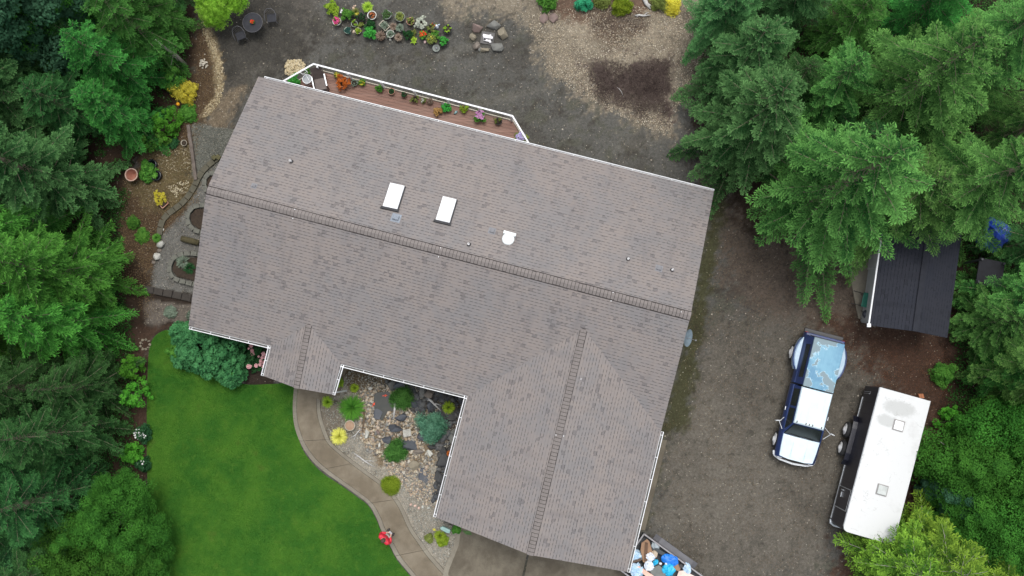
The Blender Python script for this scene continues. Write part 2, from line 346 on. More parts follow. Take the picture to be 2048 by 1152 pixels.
def build_ground():
    xs = np.concatenate([-27-np.geomspace(370, .4, 26), np.arange(-27, 23.01, .11), 23+np.geomspace(.4, 370, 26)])
    ys = np.concatenate([-12.5-np.geomspace(380, .4, 26), np.arange(-12.5, 18.01, .11), 18+np.geomspace(.4, 380, 26)])
    X, Y = np.meshgrid(xs, ys); n1 = vnoise(X, Y, .55, 1); n2 = vnoise(X, Y, 1.9, 2); n3 = vnoise(X, Y, .22, 3); n4 = vnoise(X, Y, 4.5, 4); n5 = rng.uniform(-1, 1, X.shape)
    C = np.zeros(X.shape+(3,)); C[:] = (.084, .082, .073); K = np.full(X.shape, .1)
    k = 1+.16*n1+.14*n3+.06*n4; C *= k[..., None]
    m = np.clip((vnoise(X, Y, .9, 9)-.12)*5, 0, 1)[..., None]; C = C*(1-m*.35)+m*.35*np.array([.045, .038, .03])
    m = np.clip((vnoise(X, Y, 1.7, 12)-.2)*6, 0, 1)[..., None]; C = C*(1-m*.3)+m*.3*np.array([.06, .062, .03])
    m = np.clip((vnoise(X, Y, 2.8, 13)-.3)*8, 0, 1)[..., None]; C = C*(1-m*.6)+m*.6*np.array([.04, .035, .027])
    m = np.clip((vnoise(X*.35+Y*.09, Y*1.4-X*.36, 1.3, 14)-.25)*6, 0, 1)[..., None]; C = C*(1-m*.2)+m*.2*np.array([.16, .15, .12])
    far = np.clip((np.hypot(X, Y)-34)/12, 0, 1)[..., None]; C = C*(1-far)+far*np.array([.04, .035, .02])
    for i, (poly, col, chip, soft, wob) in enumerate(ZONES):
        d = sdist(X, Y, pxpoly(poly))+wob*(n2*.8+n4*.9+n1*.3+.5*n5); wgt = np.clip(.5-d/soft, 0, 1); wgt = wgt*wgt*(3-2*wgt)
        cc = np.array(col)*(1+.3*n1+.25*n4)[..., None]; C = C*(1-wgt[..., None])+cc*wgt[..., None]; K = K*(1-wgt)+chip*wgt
    Z = .02*n2+.015*n4-.02*(n1 < 0); Z = Z*.6
    V = np.stack([X, Y, Z], -1).reshape(-1, 3); ny, nx = X.shape; i = (np.arange(ny-1)[:, None]*nx+np.arange(nx-1)).ravel()
    F = np.stack([i, i+1, i+nx+1, i+nx], 1)
    t = NT('ground_mix'); v = t.coord()
    col = t.n('ShaderNodeAttribute', attribute_name='albedo').outputs['Color']
    chip = t.n('ShaderNodeAttribute', attribute_name='chip').outputs['Fac']
    vc = t.n('ShaderNodeTexVoronoi'); t.put(vc.inputs['Vector'], v); vc.inputs['Scale'].default_value = 17
    rnd = t.n('ShaderNodeSeparateColor'); t.put(rnd.inputs[0], vc.outputs['Color'])
    vd = t.n('ShaderNodeTexVoronoi'); t.put(vd.inputs['Vector'], v); vd.inputs['Scale'].default_value = 8
    rn2 = t.n('ShaderNodeSeparateColor'); t.put(rn2.inputs[0], vd.outputs['Color'])
    g1 = t.noise(v, 34, 2); g2 = t.noise(v, 2.2, 5, .7); g3 = t.noise(v, 9, 3)
    col = t.mix(.8, col, t.math('ADD', .1, t.math('MULTIPLY', g1, 1.8)), 'MULTIPLY')
    col = t.mix(1, col, t.math('ADD', .4, t.math('MULTIPLY', g3, 1.2)), 'MULTIPLY')
    dark = t.step(g2, .54, .66); col = t.mix(t.math('MULTIPLY', dark, .5), col, (.03, .026, .02))
    on = t.math('GREATER_THAN', t.math('MULTIPLY', chip, .55), rnd.outputs[0])
    near = t.math('LESS_THAN', vc.outputs['Distance'], .42); f = t.math('MULTIPLY', on, near)
    cc = t.ramp(rnd.outputs[1], [(0, (.1, .085, .06)), (.45, (.3, .25, .18)), (.8, (.42, .37, .28)), (1, (.6, .56, .48))])
    cc = t.mix(.45, cc, col); col = t.mix(t.math('MULTIPLY', f, .8), col, cc)
    on2 = t.math('GREATER_THAN', t.math('ADD', .001, t.math('MULTIPLY', chip, .012)), rn2.outputs[0])
    f2 = t.math('MULTIPLY', on2, t.math('LESS_THAN', vd.outputs['Distance'], .3)); col = t.mix(f2, col, t.mix(rn2.outputs[1], (.22, .19, .15), (.42, .38, .31)))
    t.base(col, .92, 0, .2); t.bump(t.math('ADD', g3, t.math('MULTIPLY', g1, .5)), .035)
    me = npmesh('ground', V, F, None, t.m, True)
    a = me.color_attributes.new('albedo', 'FLOAT_COLOR', 'POINT'); a.data.foreach_set('color', np.concatenate([C, np.ones(C.shape[:2]+(1,))], -1).astype(np.float32).ravel())
    b = me.attributes.new('chip', 'FLOAT', 'POINT'); b.data.foreach_set('value', K.astype(np.float32).ravel())
    tag(obj('ground', me), kind='structure')
build_ground()
def smooth_line(pts, n=8):                    # Catmull-Rom through pixel points
    P = [Vector((p[0], p[1])) for p in pts]; out = []
    for i in range(len(P)-1):
        a, b, c, d = P[max(i-1, 0)], P[i], P[i+1], P[min(i+2, len(P)-1)]
        for k in range(n):
            s = k/n; out.append(.5*((2*b)+(c-a)*s+(2*a-5*b+4*c-d)*s*s+(3*b-a-3*c+d)*s**3))
    return out+[P[-1]]
# lawn
LAWN = smooth_line([(300,1230),(296,1000),(294,850),(297,720),(304,682),(322,664),(345,662),(380,690),(430,730),(480,766),(545,768),(600,765),(596,800),(592,835),(597,875),(612,910),(644,945),(675,966),(709,990),(737,1012),(753,1040),(763,1064),(781,1096),(794,1120),(824,1156),(862,1200),(885,1240)], 6)
LAWNW = [at(p.x, p.y) for p in LAWN]
def build_lawn():
    x0 = min(p.x for p in LAWNW); x1 = max(p.x for p in LAWNW); y0 = min(p.y for p in LAWNW); y1 = max(p.y for p in LAWNW)
    bm = bmesh.new(); vs = [bm.verts.new((p.x, p.y, .035)) for p in LAWNW]; f = bm.faces.new(vs)
    lo = [bm.verts.new((p.x, p.y, -.03)) for p in LAWNW]; n = len(vs)
    for i in range(n): bm.faces.new((vs[i], lo[i], lo[(i+1) % n], vs[(i+1) % n]))
    bmesh.ops.triangulate(bm, faces=[f]); bmesh.ops.recalc_face_normals(bm, faces=bm.faces)
    t = NT('lawn_grass'); v = t.coord(); n1 = t.noise(v, .55, 4); n2 = t.noise(v, 3.2, 4); n3 = t.noise(v, 26, 3)
    col = t.mix(t.step(n1, .38, .64), (.03, .114, .013), (.058, .156, .016)); col = t.mix(t.math('MULTIPLY', t.step(n2, .5, .72), .55), col, (.075, .16, .02))
    col = t.mix(t.math('MULTIPLY', t.step(t.noise(v, 1.1, 2), .62, .74), .35), col, (.075, .085, .02))
    col = t.mix(.75, col, t.math('ADD', .4, t.math('MULTIPLY', n3, 1.2)), 'MULTIPLY'); t.base(col, .9, 0, .15); t.bump(n3, .05)
    me = bpy.data.meshes.new('lawn'); bm.to_mesh(me); bm.free(); me.materials.append(t.m)
    tag(obj('lawn', me), kind='structure')
    r = np.random.default_rng(5); N = 260000; X = r.uniform(x0, x1, N); Y = r.uniform(y0, y1, N); k = sdist(X, Y, LAWNW) < -.02
    P = np.stack([X[k], Y[k], np.full(k.sum(), .03)], 1); m = len(P); D = unit(np.stack([r.normal(0, .8, m), r.normal(0, .8, m), np.full(m, .7)], 1))
    clump = vnoise(P[:, 0], P[:, 1], .8, 31)*.5+vnoise(P[:, 0], P[:, 1], 3.5, 32)*.35
    V, F, T = leaves(P, D, unit(r.normal(0, 1, (m, 3))), r.uniform(.035, .07, m), np.full(m, .012), np.clip(.32+clump+r.uniform(-.2, .2, m), 0, 1))
    tag(obj('grass_blades', npmesh('grass_blades', V, F, T, leafmat('lawn_blade', (.024, .11, .01), (.115, .265, .03), .3, 0))), 'short mown green grass of the curved lawn beside the concrete path', 'grass', kind='stuff')
build_lawn()
# concrete walk and drive
def concrete(name, c1, c2):
    t = NT(name); v = t.coord(); n1 = t.noise(v, .8, 5, .65); n2 = t.noise(v, 45, 2); n3 = t.noise(v, 4, 4)
    col = t.mix(t.step(n1, .35, .65), c1, c2); col = t.mix(.55, col, t.math('ADD', .45, t.math('MULTIPLY', n2, 1.1)), 'MULTIPLY')
    col = t.mix(1, col, t.math('ADD', .78, t.math('MULTIPLY', n3, .44)), 'MULTIPLY'); t.base(col, .85, 0, .3); t.bump(n2, .006); return t.m
M_walk = concrete('exposed_aggregate', (.2, .17, .125), (.14, .115, .08)); M_edge = concrete('trowelled_edge', (.235, .215, .17), (.18, .16, .125))
M_drive = concrete('drive_slab', (.16, .14, .105), (.1, .085, .062))
LO = smooth_line([(589,770),(586,812),(589,850),(601,885),(621,917),(645,940),(675,962),(709,986),(737,1008),(753,1035),(763,1060),(781,1092),(794,1116),(824,1153),(870,1210),(920,1260)], 8)
RO = smooth_line([(643,770),(641,800),(642,825),(648,849),(660,880),(678,899),(714,927),(742,948),(771,970),(791,992),(807,1017),(826,1058),(844,1084),(862,1109),(880,1130),(925,1180),(985,1240)], 8)
def resample(L, n):
    d = [0]; 
    for a, b in zip(L, L[1:]): d.append(d[-1]+(b-a).length)
    out = []; j = 0
    for i in range(n):
        s = d[-1]*i/(n-1)
        while j < len(d)-2 and d[j+1] < s: j += 1
        out.append(L[j].lerp(L[j+1], (s-d[j])/max(1e-9, d[j+1]-d[j])))
    return out
NP_ = 120; LW = [at(p.x, p.y) for p in resample(LO, NP_)]; RWL = [at(p.x, p.y) for p in resample(RO, NP_)]
def strip(name, f0, f1, m, z=.05, cuts=()):
    mb = MB()
    def quad(i0, i1):
        n = i1-i0
        A = [LW[i].lerp(RWL[i], f0) for i in range(i0, i1+1)]; B = [LW[i].lerp(RWL[i], f1) for i in range(i0, i1+1)]
        e = .012; A[0] = A[0].lerp(A[1], .07); B[0] = B[0].lerp(B[1], .07); A[-1] = A[-1].lerp(A[-2], .07); B[-1] = B[-1].lerp(B[-2], .07)
        for j in range(n):
            q = [A[j], B[j], B[j+1], A[j+1]]; mb.add([(p.x, p.y, z) for p in q]+[(p.x, p.y, -.02) for p in q], [(0, 1, 2, 3)]+([(4, 5, 1, 0)] if j == 0 else [])+([(3, 2, 6, 7)] if j == n-1 else [])+[(0, 3, 7, 4), (2, 1, 5, 6)])
    e = [0]+list(cuts)+[NP_-1]
    for a, b in zip(e, e[1:]): quad(a, b)
    return mb.build(name, m)
def ni(u, v):
    p = at(u, v); return min(range(NP_), key=lambda i: (LW[i]-p).length)
CUT = [ni(600, 880), ni(645, 940), ni(735, 1006), ni(790, 1110)]
path = strip('path', .145, .86, M_walk, .05, CUT); tag(path, kind='structure')
tag(strip('path_border', .0, .135, M_edge, .05, CUT), kind='structure'); tag(strip('path_border', .87, 1., M_edge, .05, CUT), kind='structure')
DR = pxpoly([(921,1040),(912,1090),(893,1138),(872,1260),(1020,1260),(1058,1090),(1058,1060)]); DR2 = pxpoly([(1062,1060),(1062,1091),(1025,1260),(1240,1260),(1285,1120),(1275,1060)])
for P in (DR, DR2): tag(MB().prism(P[::-1] if False else P, -.05, .045).build('driveway', M_drive), kind='structure')
e = [at(u, v) for u, v in [(917,1040),(908,1090),(889,1136),(866,1260)]]; i_ = [at(u, v) for u, v in [(926,1040),(917,1092),(898,1140),(877,1260)]]
mb = MB()
for a, b, c, d in zip(e, i_, i_[1:], e[1:]): mb.prism([a, d, c, b][::-1], -.05, .058)
tag(mb.build('driveway_border', M_edge), kind='structure')
# strip of concrete along the garage side and the porch slab
tag(MB().prism(pxpoly([(1322,880),(1334,880),(1290,1060),(1276,1060)]), -.05, .04).build('side_pavement', M_drive), kind='structure')
tag(MB().prism(pxpoly([(590,690),(697,722),(680,790),(640,800),(590,775)]), -.05, .053).build('porch_slab', M_walk), kind='structure')
tag(MB().prism(pxpoly([(1692,515),(1765,520),(1750,655),(1716,636)]), -.05, .06).build('shed_pavement', M_edge), kind='structure')
# ---------------- house ----------------
def plane_hit(u, v, p0, n):
    o = Vector((0, 0, H)); d = (at(u, v, 0)-o); return o+d*((p0-o).dot(n)/d.dot(n))
HE = 3.0
A_, B_, C_ = at(517,153,HE), at(1428,382,HE), at(377,652,HE); R1, R2 = at(413,379,HE+2.4), at(1381,632,HE+2.4)
nL = (R2-R1).cross(C_-R1).normalized(); hitL = lambda u, v: plane_hit(u, v, R1, nL)
ea, eb, w1 = hitL(542,692), hitL(682,728), hitL(935,792); Ec = hitL(1319,862); P1 = hitL(1168,657); Q1 = hitL(618,648)
P2 = at(1060,1110,P1.z); nW = (P2-P1).cross(w1-P1).normalized(); W1 = plane_hit(872,1035,P1,nW)
Ec = hitL(1322,863); nV = (P2-P1).cross(Ec-P1).normalized(); W2 = plane_hit(1254,1144,P1,nV); E2 = Ec.copy()
Q2 = at(592,776,Q1.z); N1 = at(527,752,ea.z); N2 = at(664,789,eb.z)
def shingle_mat(name, base, warm, cool, darkc, course=.135, cell=.2, contrast=1.):
    t = NT(name); uv = t.n('ShaderNodeUVMap', uv_map='UVMap').outputs[0]; s = t.n('ShaderNodeSeparateXYZ'); t.put(s.inputs[0], uv)
    u, v = s.outputs[0], s.outputs[1]; row = t.math('FLOOR', t.math('DIVIDE', v, course)); fv = t.math('FRACT', t.math('DIVIDE', v, course))
    wr = t.n('ShaderNodeTexWhiteNoise', noise_dimensions='1D'); t.put(wr.inputs['W'], row)
    cu = t.math('ADD', t.math('DIVIDE', u, cell), t.math('MULTIPLY', wr.outputs[0], 9.)); ci = t.math('FLOOR', cu); cf = t.math('FRACT', cu)
    cb = t.n('ShaderNodeCombineXYZ'); t.put(cb.inputs[0], ci); t.put(cb.inputs[1], row)
    wn_ = t.n('ShaderNodeTexWhiteNoise', noise_dimensions='2D'); t.put(wn_.inputs['Vector'], cb.outputs[0]); sp = t.n('ShaderNodeSeparateColor'); t.put(sp.inputs[0], wn_.outputs['Color'])
    r1, r2, r3 = sp.outputs
    blot = t.noise(uv, .4, 6, .72); blot2 = t.noise(uv, 1.7, 3); fine = t.noise(uv, 60, 2)
    col = t.mix(t.step(blot, .4, .62), warm, cool); col = t.mix(t.math('MULTIPLY', r1, .5), col, base)
    warmth = t.math('GREATER_THAN', r3, .78); col = t.mix(t.math('MULTIPLY', warmth, .35), col, warm)
    dk = t.math('GREATER_THAN', t.math('ADD', r2, t.math('MULTIPLY', t.math('SUBTRACT', blot2, .5), .5)), .95); col = t.mix(t.math('MULTIPLY', dk, .5*contrast), col, darkc)
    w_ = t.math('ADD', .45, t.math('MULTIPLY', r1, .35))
    dash = t.math('MULTIPLY', t.math('LESS_THAN', fv, .2), t.math('LESS_THAN', cf, w_)); dash = t.math('MULTIPLY', dash, t.math('GREATER_THAN', r3, .2))  # dashes: tab gaps, with the shadow of overlapping tabs painted into the colour
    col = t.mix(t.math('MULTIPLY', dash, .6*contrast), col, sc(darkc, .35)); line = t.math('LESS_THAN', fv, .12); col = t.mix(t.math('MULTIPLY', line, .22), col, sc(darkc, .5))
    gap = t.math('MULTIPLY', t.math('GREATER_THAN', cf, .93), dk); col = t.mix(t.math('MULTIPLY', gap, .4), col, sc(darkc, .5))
    st = t.n('ShaderNodeMapping'); t.put(st.inputs[0], uv); st.inputs['Scale'].default_value = (1.6, .28, 1)
    streak = t.step(t.noise(st.outputs[0], 1.2, 4), .5, .75); col = t.mix(t.math('MULTIPLY', streak, .3), col, darkc)
    col = t.mix(.4, col, t.math('ADD', .5, t.math('MULTIPLY', fine, 1.)), 'MULTIPLY'); t.base(col, .9, 0, .25)
    t.bump(t.math('SUBTRACT', t.math('MULTIPLY', fv, -.6), t.math('MULTIPLY', dash, .5)), .012, .8); return t.m
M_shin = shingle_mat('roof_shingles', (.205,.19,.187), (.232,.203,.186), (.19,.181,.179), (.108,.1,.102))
M_cap = pm('ridge_shingle', (.205,.182,.17), (.178,.158,.148), 3, .9, .004, 60)
M_under = pm('underlay_dark', (.035,.028,.026), None, 5, .9)
M_white = pm('white_trim', (.78,.79,.8), (.7,.71,.72), 1.2, .5, fine=.06)
M_sid = pm('grey_siding', (.42,.43,.42), (.36,.37,.36), .6, .7); M_glass = pm('window_glass', (.03,.04,.05), None, 2, .08, fine=0)
M_black = pm('black_metal', (.018,.018,.02), (.03,.03,.032), 4, .45)
def roof_mesh(polys, thick=.11):
    bm = bmesh.new(); uvl = bm.loops.layers.uv.new('UVMap')
    for pts, axis in polys:
        n = Vector()
        for i in range(len(pts)): n += (pts[i]-pts[0]).cross(pts[(i+1) % len(pts)]-pts[0])
        n.normalize(); pts = pts if n.z > 0 else pts[::-1]; n = n if n.z > 0 else -n
        U = (axis-axis.dot(n)*n).normalized(); V = n.cross(U); V = V if V.z > 0 else -V
        top = [bm.verts.new(p) for p in pts]; bot = [bm.verts.new(p-Vector((0, 0, thick))) for p in pts]; k = len(pts)
        f = bm.faces.new(top); f2 = bm.faces.new(bot[::-1]); fs = [f]
        for i in range(k): fs.append(bm.faces.new((top[i], bot[i], bot[(i+1) % k], top[(i+1) % k])))
        for q in fs:
            for l in q.loops: l[uvl].uv = ((l.vert.co).dot(U)+100, (l.vert.co).dot(V)+100)
    bmesh.ops.triangulate(bm, faces=[f for f in bm.faces if len(f.verts) > 4])
    return bm
house = thing('house', 'large T-shaped single storey house under a brown-grey shingle roof', 'house', ((at(870,520).x), (at(870,520).y), 0))
def world_bm(bm, name, m, parent):
    bmesh.ops.transform(bm, matrix=ROOTM[parent.name].inverted(), verts=bm.verts); me = bpy.data.meshes.new(name); bm.to_mesh(me); bm.free(); me.materials.append(m); return obj(name, me, parent)
axm = (R2-R1); axw = (P2-P1); axe = Q2-Q1
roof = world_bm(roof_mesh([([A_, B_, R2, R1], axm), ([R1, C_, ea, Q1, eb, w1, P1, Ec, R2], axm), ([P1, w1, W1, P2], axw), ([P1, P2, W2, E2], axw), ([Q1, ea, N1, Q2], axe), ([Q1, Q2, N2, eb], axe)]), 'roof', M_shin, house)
def caps(a, b, la, lb, name, start=.0, wid=.2, rise=.03, eu=.04):
    """overlapping cap shingles from a to b; la, lb unit directions down each slope"""
    mb = MB(); d = (b-a); L = d.length; d.normalize(); n = int(L/.147); up = Vector((0, 0, 1)); r = random.Random(3)
    for i in range(n):
        p = a+d*(i*L/n); q = a+d*((i+1)*L/n+.012); z0, z1 = rise+.022, rise+.004; e = .03
        p = p+d*e; j = r.uniform(-.012, .012); w0 = wid+j
        A = [p+la*w0+up*(z0-.02), p+up*z0, p+lb*w0+up*(z0-.02)]; B = [q+la*w0+up*(z1-.02), q+up*z1, q+lb*w0+up*(z1-.02)]
        C = [x-up*.02 for x in A]
        mb.add(A+B+C, [(0, 1, 4, 3), (1, 2, 5, 4), (6, 7, 1, 0), (7, 8, 2, 1), (0, 3, 6), (2, 8, 5)], r.uniform(.01, 1))
    mb.build(name, M_cap, house, world=True)
    u = MB(); w_ = wid+eu; u.add([a+la*w_+up*.012, a+up*(.02), a+lb*w_+up*.012, b+la*w_+up*.012, b+up*.02, b+lb*w_+up*.012], [(0, 1, 4, 3), (1, 2, 5, 4)])
    return u
def slope_dir(n_, axis): 
    d = axis.normalized().cross(n_).normalized(); return d if d.z < 0 else -d
nU = (R2-R1).cross(A_-R1).normalized(); nQ = (Q2-Q1).cross(ea-Q1).normalized(); nQ2 = (Q2-Q1).cross(eb-Q1).normalized()
for a, b, n1_, n2_, k in ((R1, R2, nU, nL, .165), (P1+(P2-P1)*.0, P2, nW, nV, .14), (Q1+(Q2-Q1)*.0, Q2, nQ, nQ2, .12)):
    u_ = caps(a, b, slope_dir(n1_, b-a), slope_dir(n2_, b-a), 'ridge_cap', wid=k, eu=.04 if k == .165 else .02)
    u_.build('ridge_underlay', M_under, house, world=True)
M_vent0 = pm('gutter_grime', (.14,.14,.135), (.07,.065,.055), 6, .9)
def gutter(a, b, side, name='gutter', wd=.1, straps=.85):
    """open K-style channel from a to b, standing off on `side`"""
    d = (b-a).normalized(); s_ = Vector((side.x, side.y, 0)).normalized(); up = Vector((0, 0, 1)); mb = MB(); o = a+s_*.012-up*.03; e = b+s_*.012-up*.03
    mb.beam(o+s_*.006-up*.05, e+s_*.006-up*.05, .014, .09); mb.beam(o+s_*(wd)-up*.045, e+s_*(wd)-up*.045, .026, .1); mb.beam(o+s_*wd/2-up*.1, e+s_*wd/2-up*.1, wd+.02, .01)
    MB().beam(o+s_*wd/2-up*.09, e+s_*wd/2-up*.09, wd-.03, .008).build('gutter_bed', M_vent0, house, world=True)
    for q in (o, e): mb.box(q+s_*wd/2-up*.05, (.01, wd, .09), M=Matrix((d, s_, up)).transposed())
    g_ = mb.build(name, M_white, house, world=True); L = (b-a).length; n = max(2, int(L/straps)); 
    for i in range(n+1):
        p = o+(e-o)*((i+.15)/(n+.3)); h_ = MB(); h_.box(p+s_*(wd/2-.02)+up*.006, (.022, wd+.06, .006), M=Matrix((d, s_, up)).transposed())
        h_.build('strap', M_white, g_)
    for v in g_.children: v.data.transform(ROOTM[house.name].inverted() @ Matrix.Translation(v.location)); v.location = (0, 0, 0)
    return g_
upv = (A_-C_).normalized(); lf = (A_-B_).normalized()
gutter(A_+(B_-A_)*.012, B_, upv, wd=.06); gutter(C_+(ea-C_)*.01, ea-(ea-C_).normalized()*.02, -upv); gutter(ea, N1, lf); gutter(eb+(w1-eb).normalized()*.0, w1, -upv)
gutter(eb, N2, -lf); gutter(w1, W1, lf); gutter(E2, W2, -lf)
# second white line: fascia seen past the gutter
fb = MB()
for a, b, s_ in ((A_, B_, upv), (C_, ea, -upv), (eb, w1, -upv), (w1, W1, lf), (E2, W2, -lf), (ea, N1, lf), (eb, N2, -lf)):
    o = Vector((s_.x, s_.y, 0)).normalized()*-.02-Vector((0, 0, .2)); fb = MB().beam(a+o, b+o, .03, .17); fb.build('fascia', M_white, house, world=True)
rb = MB()
for a, b in ((A_, R1), (R1, C_), (B_, R2), (R2, Ec), (W1, P2), (P2, W2), (N1, Q2), (Q2, N2)):
    inn = (Vector((house.location.x, house.location.y, 0))-(a+b)/2); inn.z = 0; inn = inn.normalized()*.03; MB().beam(a-Vector((0, 0, .2))+inn, b-Vector((0, 0, .2))+inn, .03, .17).build('rake_board', M_white, house, world=True)
# walls (inset from the eaves), gable ends, windows, doors
def inset(poly, d):
    n = len(poly); out = []; area = sum(poly[i].x*poly[(i+1) % n].y-poly[(i+1) % n].x*poly[i].y for i in range(n)); sg = 1 if area > 0 else -1
    for i in range(n):
        a, b, c = poly[i-1], poly[i], poly[(i+1) % n]; d1 = Vector(((b-a).x, (b-a).y)).normalized(); d2 = Vector(((c-b).x, (c-b).y)).normalized()
        n1 = Vector((-d1.y, d1.x))*sg; n2 = Vector((-d2.y, d2.x))*sg; k = (n1+n2); k = k/max(.3, k.length_squared)*2; out.append(Vector((b.x+k.x*d, b.y+k.y*d, 0)))
    return out
foot = [A_, C_, ea, eb, w1, W1, W2, E2, B_]; ins = inset(foot, .5)
wb = MB(); nI = len(ins)
def roof_z(p):
    z = []
    for n_, p0 in ((nU, R1), (nL, R1)): z.append(p0.z-((p-p0).x*n_.x+(p-p0).y*n_.y)/n_.z)
    return min(z)
for i in range(nI):
    a, b = ins[i], ins[(i+1) % nI]; zt = HE-.13; wb.add([(a.x, a.y, -.1), (b.x, b.y, -.1), (b.x, b.y, zt), (a.x, a.y, zt)], [(0, 1, 2, 3)])
def gable(a, b, ridge):      # triangle between wall corners and ridge line
    wb.add([(a.x, a.y, HE-.13), (b.x, b.y, HE-.13), ridge], [(0, 1, 2)])
gable(ins[0], ins[1], ((ins[0].x+ins[1].x)/2, (ins[0].y+ins[1].y)/2, R1.z-.34)); 
pr = (ins[8]+ins[7])/2; md = ins[8]+(ins[7]-ins[8])*.52; gable(ins[8], ins[8]+(ins[7]-ins[8])*.98, (md.x, md.y, R1.z-.36))
gable(ins[5], ins[6], ((ins[5].x+ins[6].x)/2, (ins[5].y+ins[6].y)/2, P1.z-.3))
walls = wb.build('wall', M_sid, house, world=True)
sf = MB(); a = [Vector((p.x, p.y, HE-.16)) for p in foot]; b = [Vector((p.x, p.y, HE-.16)) for p in inset(foot, .48)]
for i in range(nI): j = (i+1) % nI; sf.add([a[i], a[j], b[j], b[i]], [(0, 1, 2, 3)])
sf.build('soffit', M_white, house, world=True)
def window(i, s, wd, ht, z, name='window', glass=M_glass):
    a, b = ins[i], ins[(i+1) % nI]; d = (b-a).normalized(); p = a+(b-a)*s; nrm = Vector((d.y, -d.x, 0)); c_ = sum((q for q in ins), Vector())/nI
    mid = (a+b)/2
    if sdist(np.array([mid.x+nrm.x*.3]), np.array([mid.y+nrm.y*.3]), ins)[0] < 0: nrm = -nrm
    M = Matrix((d, nrm, Vector((0, 0, 1)))).transposed(); fr = MB().box(p+nrm*.03+Vector((0, 0, z+ht/2)), (wd, .06, ht), M=M).build(name, M_white, house, world=True)
    q = MB(); q.box(p+nrm*.062+Vector((0, 0, z+ht/2)), (wd-.14, .014, ht-.14), M=M); o = q.build('pane' if name == 'window' else 'door_panel', glass, None); o.parent = fr
    o.data.transform(ROOTM[house.name].inverted() @ Matrix.Translation(o.location)); o.location = (0, 0, 0)
M_door = pm('door_paint', (.5,.5,.48), None, 2, .5)
for i, s, wd, ht, z, nm in ((8,.2,1.6,1.1,1.1,'window'),(8,.42,1.8,2.05,.75,'door'),(8,.6,1.5,1.1,1.1,'window'),(8,.85,1.2,1.,1.2,'window'),(0,.3,1.2,1.1,1.,'window'),(0,.7,1.2,1.1,1.,'window'),
    (1,.5,1.4,1.2,.9,'window'),(3,.45,1.6,1.3,.9,'window'),(2,.5,1.,2.1,.05,'door'),(4,.4,1.,.9,1.2,'window'),(5,.28,2.5,2.15,.03,'garage_door'),(5,.72,2.5,2.15,.03,'garage_door'),(6,.35,.95,2.05,.03,'door'),(7,.35,1.,.9,1.2,'window')):
    window(i, s, wd, ht, z, nm, M_glass if nm == 'window' else M_door)
# downspouts
for p in (W1+(w1-W1)*.02, E2+(W2-E2)*.02, N2+(eb-N2)*.05):
    q = Vector((p.x, p.y, 0)); MB().beam(q+Vector((0, 0, .05)), q+Vector((0, 0, HE-.2)), .07, .06).build('downspout', M_white, house, world=True)
# ---- things on the roof (parts of the house) ----
hitU = lambda u, v: plane_hit(u, v, R1, nU)
def frame_on(n_, axis):
    x = (axis-axis.dot(n_)*n_).normalized(); n_ = n_ if n_.z > 0 else -n_; y = n_.cross(x); return Matrix((x, y, n_)).transposed()
MU = frame_on(nU, R2-R1); ML = frame_on(nL, R2-R1)
M_dome = pm('acrylic_dome', (.86,.9,.91), (.8,.85,.86), .8, .25, fine=.03)
for (u0, v0), (u1, v1), (u2, v2), (u3, v3) in (((781,368),(809,374),(795,421),(765,414)), ((886,395),(913,401),(899,448),(871,441))):
    q = [hitU(u0, v0), hitU(u1, v1), hitU(u2, v2), hitU(u3, v3)]; c = sum(q, Vector())/4; x = (q[1]-q[0]+q[2]-q[3]).normalized(); n_ = MU.col[2]; y = n_.cross(x)
    wx = ((q[1]-q[0]).length+(q[2]-q[3]).length)/2; wy = ((q[0]-q[3]).length+(q[1]-q[2]).length)/2; M = Matrix((x, y, n_)).transposed()
    sk = MB().box(c+n_*.05, (wx, wy, .12), M=M).build('skylight', M_white, house, world=True, bevel=.01)
    P = lambda a_, b_, h_: c+x*a_*wx/2+y*b_*wy/2+n_*h_
    dm = MB().hexa([P(-.94, -.96, .112), P(.94, -.96, .112), P(.94, .96, .112), P(-.94, .96, .112)], [P(-.62, -.8, .19), P(.62, -.8, .19), P(.62, .8, .19), P(-.62, .8, .19)])
    fl = MB().box(P(0, -1.08, .04), (wx*1.24, .1, .09), M=M); fl.box(P(1.1, .0, .0)+n_*.02, (.05, wy*1.0, .05), M=M); fl.box(P(.0, 1.03, .02), (wx*1.05, .03, .04), M=M)
    for m_, nm, mt in ((dm, 'dome', M_dome), (fl, 'flashing', M_black)):
        o = m_.build(nm, mt, None, bevel=.02 if nm == 'dome' else 0); o.parent = sk; o.data.transform(ROOTM[house.name].inverted() @ Matrix.Translation(o.location)); o.location = (0, 0, 0)
M_vent = pm('grey_vent', (.2,.2,.21), (.16,.16,.17), 8, .6); M_ventb = pm('vent_blue', (.24,.27,.31), None, 8, .5)
for (u, v), s_, m_, hh in (((508,372),.16,M_vent,.06), ((792,436),.26,M_ventb,.1), ((984,462),.2,M_vent,.07), ((1318,537),.2,M_vent,.07)):
    c = hitU(u, v); n_ = MU.col[2]; M = MU
    b_ = MB().hexa([c+M @ Vector(q) for q in ((-s_/2, -s_/2, 0), (s_/2, -s_/2, 0), (s_/2, s_/2, 0), (-s_/2, s_/2, 0))], [c+M @ Vector(q) for q in ((-s_*.42, -s_*.42, hh), (s_*.42, -s_*.42, hh), (s_*.42, s_*.42, hh*.6), (-s_*.42, s_*.42, hh*.6))])
    b_.box(c+n_*.004, (s_*1.5, s_*1.5, .01), M=M); b_.build('box_vent', m_, house, world=True)
M_pipe = pm('pipe_white', (.75,.75,.76), None, 8, .4)
